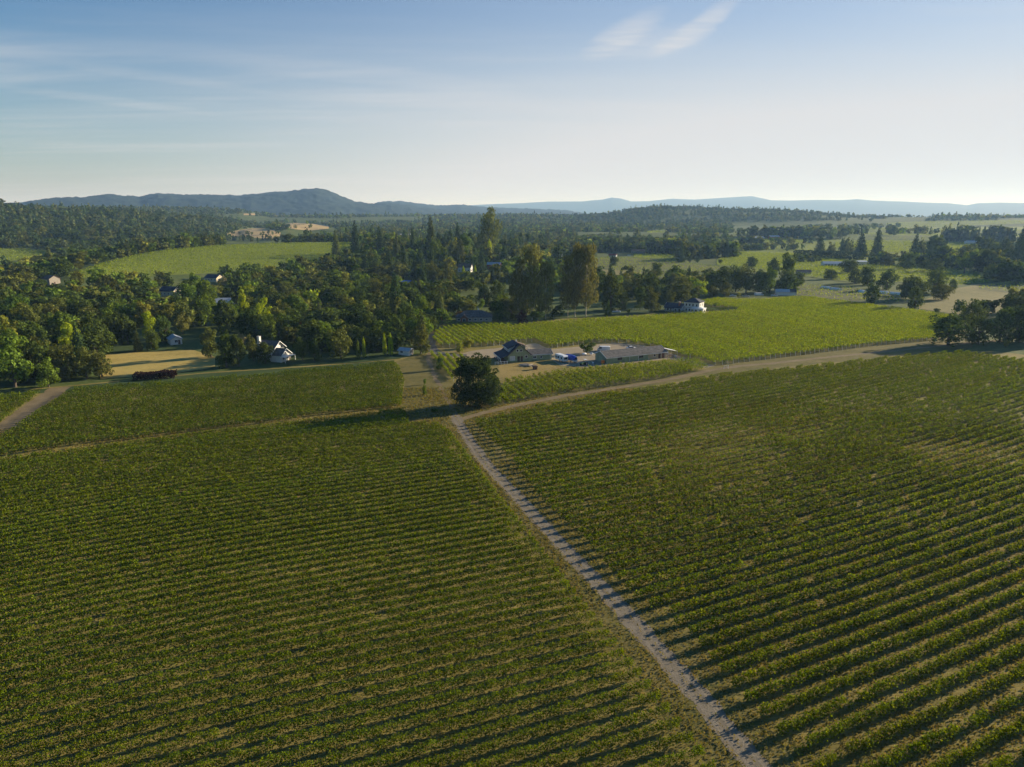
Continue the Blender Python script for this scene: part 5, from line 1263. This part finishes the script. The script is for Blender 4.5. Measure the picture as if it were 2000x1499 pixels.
def chimney_house():
    p = PT(546, 702)
    R = empty('chimney_house', (p[0], p[1], p[2]), math.radians(-20)); tag(R, 'white house with a tall chimney and two stepped gables, at the wood edge', 'house')
    MB().prism([(-3.5, -.3), (3.5, -.3), (3.5, 5.0), (0, 7.6), (-3.5, 5.0)], -9, 0, 'x').build('wall', M_WHITE, R)
    r = gable_roof(R, 7, 5.0, 2.6, -9.5, .9, M_SHINGLEG, ov=.6, fascia=M_TRIM)
    c = MB().box(-8.2, -7.1, -3.0, -1.9, 0, 9.6).build('chimney', M_WHITE, R); MB().box(-8.3, -7.0, -3.1, -1.8, 9.6, 9.8).build('cap', M_CONC, c)
    w = MB().prism([(-5.4, -.3), (.6, -.3), (.6, 3.1), (-2.4, 5.3), (-5.4, 3.1)], .005, 5.2, 'x').build('wing', M_WHITE, R)
    gable_roof(w, 6, 3.1, 2.2, .95, 5.9, M_SHINGLEG, ov=.5, y=-2.4, fascia=M_TRIM)
    window(R, '+x', 1.8, 4.6, 1.0, 1.0, 0, 0); window(R, '+x', 1.9, 1.0, 1.2, 1.3, 0, 0)
    window(w, '+x', -3.8, 1.0, 1.3, 1.2, 5.2, 0); window(w, '+x', -1.2, 1.0, 1.3, 1.2, 5.2, 0); window(w, '+x', -2.4, 3.3, .7, .7, 5.2, 0)
    for u in (-7, -4.4, -1.8): window(R, '-y', u, 1.0, 1.2, 1.3, 0, -3.5)
    MB().prism([(-6.0, 2.35), (1.0, 2.35), (1.0, 2.5), (-6.0, 2.5)], 5.21, 7.6, 'x').build('porch_roof', M_TRIM, R)
    for yy in (-5.8, .7): MB().box(7.3, 7.46, yy, yy + .16, 0, 2.35).build('porch_post', M_TRIM, R)
    door(w, '+x', -.0, .9, 2.05, 5.2, 0, M_DARKWOOD)
chimney_house()
house('small_shed', 'small white shed with a pale metal roof beside the bright poplars', 793, 693, -25, 5.2, 3.6, 2.1, .8, M_WHITE, M_METALROOF, 'shed')
def ranch():
    R = house('ranch_house', 'long grey-roofed ranch house in the dark trees behind the bright vines', 926, 627, 2, 20, 11, 2.7, 3.4, M_GREYWALL, M_SHINGLEG, hip=True, chimney=(2.5, 1.2, .9, .35, M_TRIM))
    e = MB().prism([(-7.4, -.3), (-3.4, -.3), (-3.4, 2.6), (-5.4, 4.2), (-7.4, 2.6)], -7.4, -5.52, 'y').build('entrance', M_RUSTY, R)
    MB().prism([(-8.0, 2.15), (-5.4, 4.25), (-2.8, 2.15), (-2.8, 2.33), (-5.4, 4.43), (-8.0, 2.33)], -7.9, -2.0, 'y').build('roof', M_SHINGLEB, e)
    window(e, '-y', -5.4, .6, 1.6, 1.6, 0, -7.4)
ranch()
house('gabled_house', 'cream gabled house with a dark roof in a clearing of the left wood', 334, 577, -12, 12, 9.5, 3.6, 2.8, M_CREAM, M_SHINGLE, fascia=M_TRIM)
house('blue_barn', 'barn with blue-grey metal roof and pale blue walls among tall trees', 441, 602, 10, 10.5, 8, 4.2, 2.2, M_BLUE_AND_SHADE, M_METALROOF, 'barn', doormat=M_WHITE)
house('dark_roofed_house', 'dark-roofed house with pinkish walls, high in the left wood', 419, 550, -20, 13, 9, 3.2, 2.6, M_CREAM, M_SHINGLE, dz=.3)
house('grey_barn', 'tall grey-brown barn half hidden among the far left oaks', 101, 556, -25, 9, 8, 4.6, 2.2, M_GREYWALL, M_SHINGLEB, 'barn', wins=False)
house('white_cottage', 'small white cottage with bluish roof in the shade behind the hay meadow', 342, 671, -55, 8, 5, 2.5, 1.3, M_WHITE, M_METALROOF)
house('tan_roofed_house', 'low house whose tan roof peeps out above the middle wood', 642, 577, -15, 12, 8, 3.6, 2.2, M_CREAM, M_SHINGLEB)
house('white_gabled_house', 'white gabled house with dark red roof between two bright poplars', 909, 531, -14, 13, 7, 4.6, 3.2, M_WHITE, M_SHINGLEB)
house('red_house', 'red house with a pale metal roof right of the white gabled house', 965, 525, -8, 13, 8, 4.2, 2.0, M_REDWALL, M_METALROOF, doormat=M_WHITE)
house('brown_roofed_house', 'brown-roofed cream house behind the eucalyptus clump', 1005, 519, -10, 10, 8, 4.4, 2.6, M_CREAM, M_SHINGLEB)
house('tall_house', 'tall white and teal house standing above the tan pasture', 1089, 510, -12, 10, 7, 6.0, 2.2, M_TEAL, M_SHINGLE, fascia=M_TRIM)
house('blue_covered_building', 'low building under bright blue sheeting deep in the middle wood', 789, 557, -5, 12, 6, 2.6, 1.2, M_GREYWALL, M_BLUEROOF, 'building', chimney=(-5, 0, 1.6, .4, M_WHITE))
def long_white():
    R = house('winery_building', 'long white open-fronted building with a pale roof in the right valley', 1631, 521, -6, 28, 11, 3.6, 2.0, M_WHITE, M_METALROOF, 'building', wins=False)
    for i in range(8): door(R, '-y', -12 + i * 3.4, 1.9, 2.7, 0, -5.5, M_GLASS)
long_white()
house('tan_building', 'small tan building right of the long white building', 1682, 519, -8, 9, 8, 4.6, .9, M_CREAM, M_TRIM, 'building')
house('storage_shed', 'left one of two far sheds on the valley road', 1480, 468, 3, 22, 12, 3.6, 2, M_GREYWALL, M_METALROOF, 'shed', wins=False)
house('storage_shed', 'right one of two far sheds on the valley road, with a brown wall', 1511, 467, 3, 20, 12, 4.6, 2, M_REDWALL, M_METALROOF, 'shed', wins=False)
house('long_shed', 'very long pale shed by the dark conifers at the far right', 1910, 476, 2, 44, 10, 3.4, 1.6, M_WHITE, M_METALROOF, 'shed', wins=False)
house('brown_farmhouse', 'long brown-roofed farmhouse at the end of the bright valley vines', 1246, 495, -4, 20, 10, 3.2, 2.6, M_GREYWALL, M_SHINGLEB)
house('field_house', 'small pink-roofed house at the far edge of the brown fallow field', 1197, 503, -20, 10, 7, 2.8, 2, M_WHITE, M_REDWALL)
house('flat_roofed_building', 'pale flat-roofed building seen over the conifers of the middle wood', 794, 464, -2, 24, 12, 5.5, .8, M_CREAM, M_TRIM, 'building', wins=False, dz=1)
house('white_shed', 'left one of two white gabled sheds beyond the bright vines', 1527, 577, -8, 9, 5.5, 2.8, 1.6, M_WHITE, M_METALROOF, 'shed', wins=False)
house('white_shed', 'right one of two white gabled sheds beyond the bright vines', 1541, 577, -8, 8, 5.5, 2.8, 1.6, M_WHITE, M_SHINGLE, 'shed', wins=False)
house('open_shed', 'dark-roofed shed beside the right valley oaks, above the red truck', 1569, 536, -8, 13, 7, 2.8, 1.4, M_GREYWALL, M_SHINGLE, 'shed')

# ---------------------------------------------------------------- vehicles and yard things
def wheel(parent, x, y, r, w):
    t = MB().tube([(x, y - w / 2, r), (x, y - w / 2 + .04, r), (x, y + w / 2 - .04, r), (x, y + w / 2, r)], [r * .86, r, r, r * .86], 18).build('wheel', M_RUBBER, parent)
    s = 1 if y > 0 else -1
    a, b = sorted((y + s * (w / 2 + .002), y + s * (w / 2 + .02)))
    MB().tube([(x, a, r), (x, b, r)], r * .55, 12).build('rim', M_STEEL, t)
def car(name, label, px, py, az, mat, L_=4.6, W=1.85, van=False):
    p = PT(px, py)
    R = empty(name, tuple(p), math.radians(az)); tag(R, label, 'van' if van else 'car')
    a = L_ / 2
    if van:
        body = [(-a, .35), (a, .35), (a, .95), (a - .35, 1.15), (a - .95, 2.05), (a - 1.25, 2.2), (-a + .15, 2.2), (-a, 2.0)]
        glass = [(a - .42, 1.2), (a - .98, 2.0), (a - 1.9, 2.0), (a - 1.9, 1.25)]
    else:
        body = [(-a, .35), (a, .35), (a, .75), (a - .25, .88), (a - 1.2, 1.0), (-a + .55, 1.02), (-a, .95)]
        glass = [(a - 1.25, 1.0), (a - 1.85, 1.42), (-a + 1.3, 1.45), (-a + .6, 1.03)]
    MB().prism(body, -W / 2, W / 2, 'y').build('body', mat, R, bevel=.07)
    if van: MB().prism(glass, -W / 2 - .015, W / 2 + .015, 'y').build('windscreen', M_GLASS, R)
    else:
        g = MB().prism(glass, -W / 2 + .14, W / 2 - .14, 'y').build('cabin', M_GLASS, R, bevel=.04)
        MB().box(-a + 1.35, a - 1.9, -W / 2 + .2, W / 2 - .2, 1.455, 1.50).build('roof', mat, R, bevel=.02)
    for x in (-a + .85, a - .9):
        for y in (-W / 2 + .11, W / 2 - .11): wheel(R, x, y, .34, .22)
    for y in (-W * .33, W * .33): MB().box(a + .002, a + .03, y - .18, y + .18, .68, .82).build('headlight', M_TRIM, R)
    return R
car('parked_van', 'white van with dark windscreen parked in the gravel yard behind the long barn', 1179, 686, 172, M_CARW, 5.6, 2.0, True)
car('parked_car', 'white car half hidden behind the roof of the long barn', 1233, 683, 10, M_CARW)
car('parked_car', 'white car parked on the lawn left of the white two-storey villa', 1204, 611, 175, M_CARW, 4.9)
car('parked_car', 'white car at the left end of the vehicles beyond the bright vines', 1431, 579.5, 10, M_CARW, 5)
car('parked_car', 'silver-white car second from the left of the vehicles beyond the bright vines', 1457, 580.5, -12, M_STEEL, 5.2)
car('parked_van', 'white van parked under the sunlit green tree beyond the bright vines', 1482, 578, 14, M_CARW, 6.4, 2.2, True)
car('parked_car', 'white car parked right beside the left white gabled shed', 1512, 579, 160, M_CARW, 4.8)
car('parked_van', 'red and dark truck below the open dark-roofed shed', 1561, 556, 100, M_CARR, 6, 2.3, True)
car('parked_car', 'white car standing on the far green valley field', 1748, 477, 20, M_CARW, 6)
car('parked_car', 'small white car at the left end of the bright valley vines', 1229, 500, 15, M_CARW, 5)
def trailer():
    p = P(1097, 708)
    R = empty('travel_trailer', (p[0], p[1] + 2.2, 0), math.radians(118)); tag(R, 'silver-white travel trailer parked beside the farmhouse wing', 'trailer')
    prof = [(-3.4, .55), (3.0, .55), (3.4, 1.2), (3.35, 2.3), (2.9, 2.85), (-3.0, 2.9), (-3.4, 2.5)]
    MB().prism(prof, -1.2, 1.2, 'y').build('body', M_CARW, R, bevel=.14)
    for u in (-2.0, .4, 2.2): window(R, '-y', u, 1.45, 1.0, .65, 0, -1.2, frame=M_STEEL); window(R, '+y', u, 1.45, 1.0, .65, 0, 1.2, frame=M_STEEL)
    window(R, '-x', 0, 1.35, 1.5, .85, -3.4, 0, frame=M_STEEL)
    MB().box(-3.2, 3.0, -1.215, -1.202, .9, 1.12).build('stripe', M_TARP, R)
    for y in (-1.05, 1.05): wheel(R, -.4, y, .36, .22)
    MB().prism([(3.0, .45), (4.4, .45), (4.4, .58), (3.0, .58)], -.06, .06, 'y').build('tow_bar', M_STEEL, R)
trailer()
def boat():
    p = P(1116, 709)
    R = empty('covered_boat', (p[0], p[1] + 1.8, 0), math.radians(122)); tag(R, 'boat on a trailer wrapped in a crumpled bright blue tarpaulin', 'boat')
    n, m = 26, 16
    def skin(z0, zt, wmax, seed, closed):
        r = np.random.default_rng(seed); V, F = [], []
        for i in range(n + 1):
            t = i / n; x = -3.4 + 6.8 * t; w = wmax * (math.sin(math.pi * min(.08 + t * .92, 1)) ** .45 if t < .999 else .05); hh = zt * (.72 + .35 * math.sin(math.pi * (.15 + .7 * t)))
            for j in range(m + 1):
                a = math.pi * j / m
                V.append((x, w * math.cos(a) * (1 + r.normal(0, .03)), z0 + hh * math.sin(a) ** .6 * (1 + r.normal(0, .035))))
        for i in range(n):
            for j in range(m): F.append((i * (m + 1) + j, i * (m + 1) + j + 1, (i + 1) * (m + 1) + j + 1, (i + 1) * (m + 1) + j))
        return MB().add(V, F)
    skin(1.15, 1.75, 1.28, 4, False).build('tarpaulin', M_TARP, R, smooth=True)
    hull = [(-1.15, 1.3), (1.15, 1.3), (.9, .8), (0, .5), (-.9, .8)]
    MB().prism(hull, -3.2, 2.2, 'x').build('hull', M_BLUE_AND_SHADE, R, bevel=.06)
    f = MB().box(-3.0, 3.8, -.06, .06, .38, .5); f.box(-3.0, 2.0, -.9, -.78, .38, .48); f.box(-3.0, 2.0, .78, .9, .38, .48); f.build('trailer_frame', M_STEEL, R)
    for y in (-1.0, 1.0): wheel(R, -1.0, y, .34, .2)
boat()
def tractor():
    p = P(1141, 714)
    R = empty('tractor', (p[0], p[1], 0), math.radians(-140)); tag(R, 'dark green narrow vineyard tractor in the shade in front of the barn', 'tractor')
    MB().prism([(.1, .7), (1.9, .7), (1.95, 1.25), (.1, 1.4)], -.38, .38, 'y').build('bonnet', M_GREENPAINT, R, bevel=.06)
    MB().box(-1.1, .1, -.45, .45, .55, 1.0).build('chassis', M_GREENPAINT, R, bevel=.04)
    MB().box(-.75, -.25, -.3, .3, 1.0, 1.15).build('seat', M_RUBBER, R, bevel=.03)
    f = MB()
    for x in (-1.0, .0):
        for y in (-.5, .5): f.tube([(x, y, 1.0), (x * .9, y, 2.35)], .04)
    f.build('roll_frame', M_RUBBER, R); MB().box(-1.15, .15, -.62, .62, 2.36, 2.44).build('canopy', M_CARW, R, bevel=.03)
    for y in (-.62, .62): wheel(R, -.6, y, .68, .38); wheel(R, 1.45, y * .9, .42, .26)
    MB().tube([(1.3, .2, 1.3), (1.3, .2, 2.0)], .04).build('exhaust', M_STEEL, R)
tractor()
def lumber():
    p = P(1030, 715)
    r = random.Random(4); m = MB()
    for i in range(46):
        L_ = r.uniform(1.6, 3.8); a = r.gauss(.1, .5); x, y = r.uniform(-2.2, 2.2), r.uniform(-1.3, 1.3); z = .05 + .11 * (i % 6) + r.uniform(0, .03)
        w = r.uniform(.06, .14); c, s = math.cos(a) * L_ / 2, math.sin(a) * L_ / 2
        m.tube([(x - c, y - s, z), (x + c, y + s, z + r.gauss(0, .09))], w, 5)
    o = m.build('lumber_pile', M_LUMBER); o.location = (p[0], p[1], .05)
    tag(o, 'untidy pile of pale old boards and logs in front of the farmhouse', 'lumber pile')
lumber()
def bin_():
    p = P(1045, 722)
    R = empty('wooden_trough', (p[0], p[1], 0), .3); tag(R, 'small rusty brown wellhouse with a flat top on the dry lawn', 'wellhouse')
    MB().box(-.75, .75, -.65, .65, 0, 1.15).build('wall', M_RUSTY, R); MB().prism([(-1.0, 1.16), (1.0, 1.16), (.7, 1.5), (-.7, 1.5)], -.9, .9, 'y').build('roof', M_SHINGLEB, R)
    door(R, '-y', 0, .6, .9, 0, -.65, M_DARKWOOD, .05)
bin_()
def tank(px, py, az, label, L_=1.6, r=.45):
    p = P(px, py)
    R = empty('gas_tank', (p[0], p[1], 0), math.radians(az)); tag(R, label, 'tank')
    MB().tube([(-L_ / 2 - r * .5, 0, r + .3), (-L_ / 2 - r * .3, 0, r + .3), (-L_ / 2, 0, r + .3), (L_ / 2, 0, r + .3), (L_ / 2 + r * .3, 0, r + .3), (L_ / 2 + r * .5, 0, r + .3)], [r * .4, r * .8, r, r, r * .8, r * .4], 14).build('body', M_CARW, R, smooth=True)
    for x in (-L_ * .35, L_ * .35): MB().box(x - .1, x + .1, -.3, .3, 0, .42).build('foot', M_CONC, R)
    MB().tube([(0, 0, 2 * r + .28), (0, 0, 2 * r + .45)], .12).build('valve_cap', M_STEEL, R)
tank(1141, 695, 30, 'white gas tank on the left side under the round yard tree')
tank(1155, 694, -20, 'shorter white gas tank on the right side under the round yard tree', 1.0, .4)
tank(1158, 712, 80, 'little white tank in the shade between the tractor and the barn', .8, .33)
def gate():
    p = P(1418, 721)
    R = empty('field_gate', (p[0], p[1], 0), math.radians(25)); tag(R, 'small white metal gate frame beside the dirt road fork', 'gate')
    for x in (-1.1, 1.1): MB().tube([(x, 0, -.1), (x, 0, 1.5)], .06).build('post', M_TRIM, R)
    m = MB()
    for z in (.5, .95, 1.38): m.tube([(-1.04, 0, z), (1.04, 0, z)], .04, 6)
    m.build('bar', M_TRIM, R)
gate()
def row_cover(a, b, label):
    p, q = PT(*a), PT(*b); L_ = float(np.linalg.norm(q[:2] - p[:2]))
    R = empty('poly_tunnel', tuple((p + q) / 2), math.atan2(q[1] - p[1], q[0] - p[0])); tag(R, label, 'poly tunnel')
    prof = [(2.0 * math.cos(t), 1.9 * math.sin(t)) for t in np.linspace(0, math.pi, 13)]
    MB().prism(prof, -L_ / 2, L_ / 2, 'x').build('cover', M_CANVAS, R)
    for s in (-1, 1): MB().box(*sorted((s * (L_ / 2 + .005), s * (L_ / 2 + .08))), -.6, .6, 0, 1.5).build('door', M_STEEL, R)
row_cover((1605, 563), (1622, 565), 'left low white poly tunnel beside the brown field')
row_cover((1624, 566), (1641, 568), 'second low white poly tunnel beside the brown field')
row_cover((1680, 571), (1690, 573), 'shortest white poly tunnel, alone left of the oak')
row_cover((1719, 573), (1734, 574.5), 'white poly tunnel just right of the valley oak')
row_cover((1738, 575), (1764, 577), 'longest white poly tunnel at the right end of the brown field')
def pole(px, py, h, label):
    p = PT(px, py)
    R = empty('utility_pole', tuple(p), .3); tag(R, label, 'utility pole')
    MB().tube([(0, 0, -.3), (0, 0, h)], [.17, .11], 8).build('post', M_DARKWOOD, R)
    MB().box(-1.2, 1.2, -.17, -.112, h - .9, h - .75).build('crossarm', M_DARKWOOD, R)
    for x in (-1.0, .0 + .45, 1.0): MB().tube([(x, -.14, h - .75), (x, -.14, h - .55)], .05, 6).build('insulator', M_TRIM, R)
pole(958, 542, 11, 'wooden utility pole below the red house in the middle wood')
pole(976, 517, 10, 'wooden utility pole between the red house and the brown-roofed house')
pole(568, 474, 15, 'tall utility pole on the skyline of the hilltop vineyard')
pole(1159, 505, 12, 'utility pole at the left end of the brown fallow field')
# ---------------------------------------------------------------- haze: one box of thin even air round everything
HAZE_DENSITY = 7.5e-5
def build_haze():
    m = bpy.data.materials.new('haze'); m.use_nodes = True
    N, L = m.node_tree.nodes, m.node_tree.links
    N.remove(N['Principled BSDF'])
    v = N.new('ShaderNodeVolumePrincipled')
    v.inputs['Density'].default_value = HAZE_DENSITY
    v.inputs['Color'].default_value = (.36, .62, 1.0, 1)
    v.inputs['Absorption Color'].default_value = (1, 1, 1, 1)
    v.inputs['Anisotropy'].default_value = .17
    L.new(v.outputs[0], N['Material Output'].inputs['Volume'])
    m.cycles.homogeneous_volume = True if hasattr(m.cycles, 'homogeneous_volume') else None
    o = MB().box(-62000, 62000, -62000, 62000, -8, 540).build('haze', m)
    tag(o, kind='stuff')
build_haze()
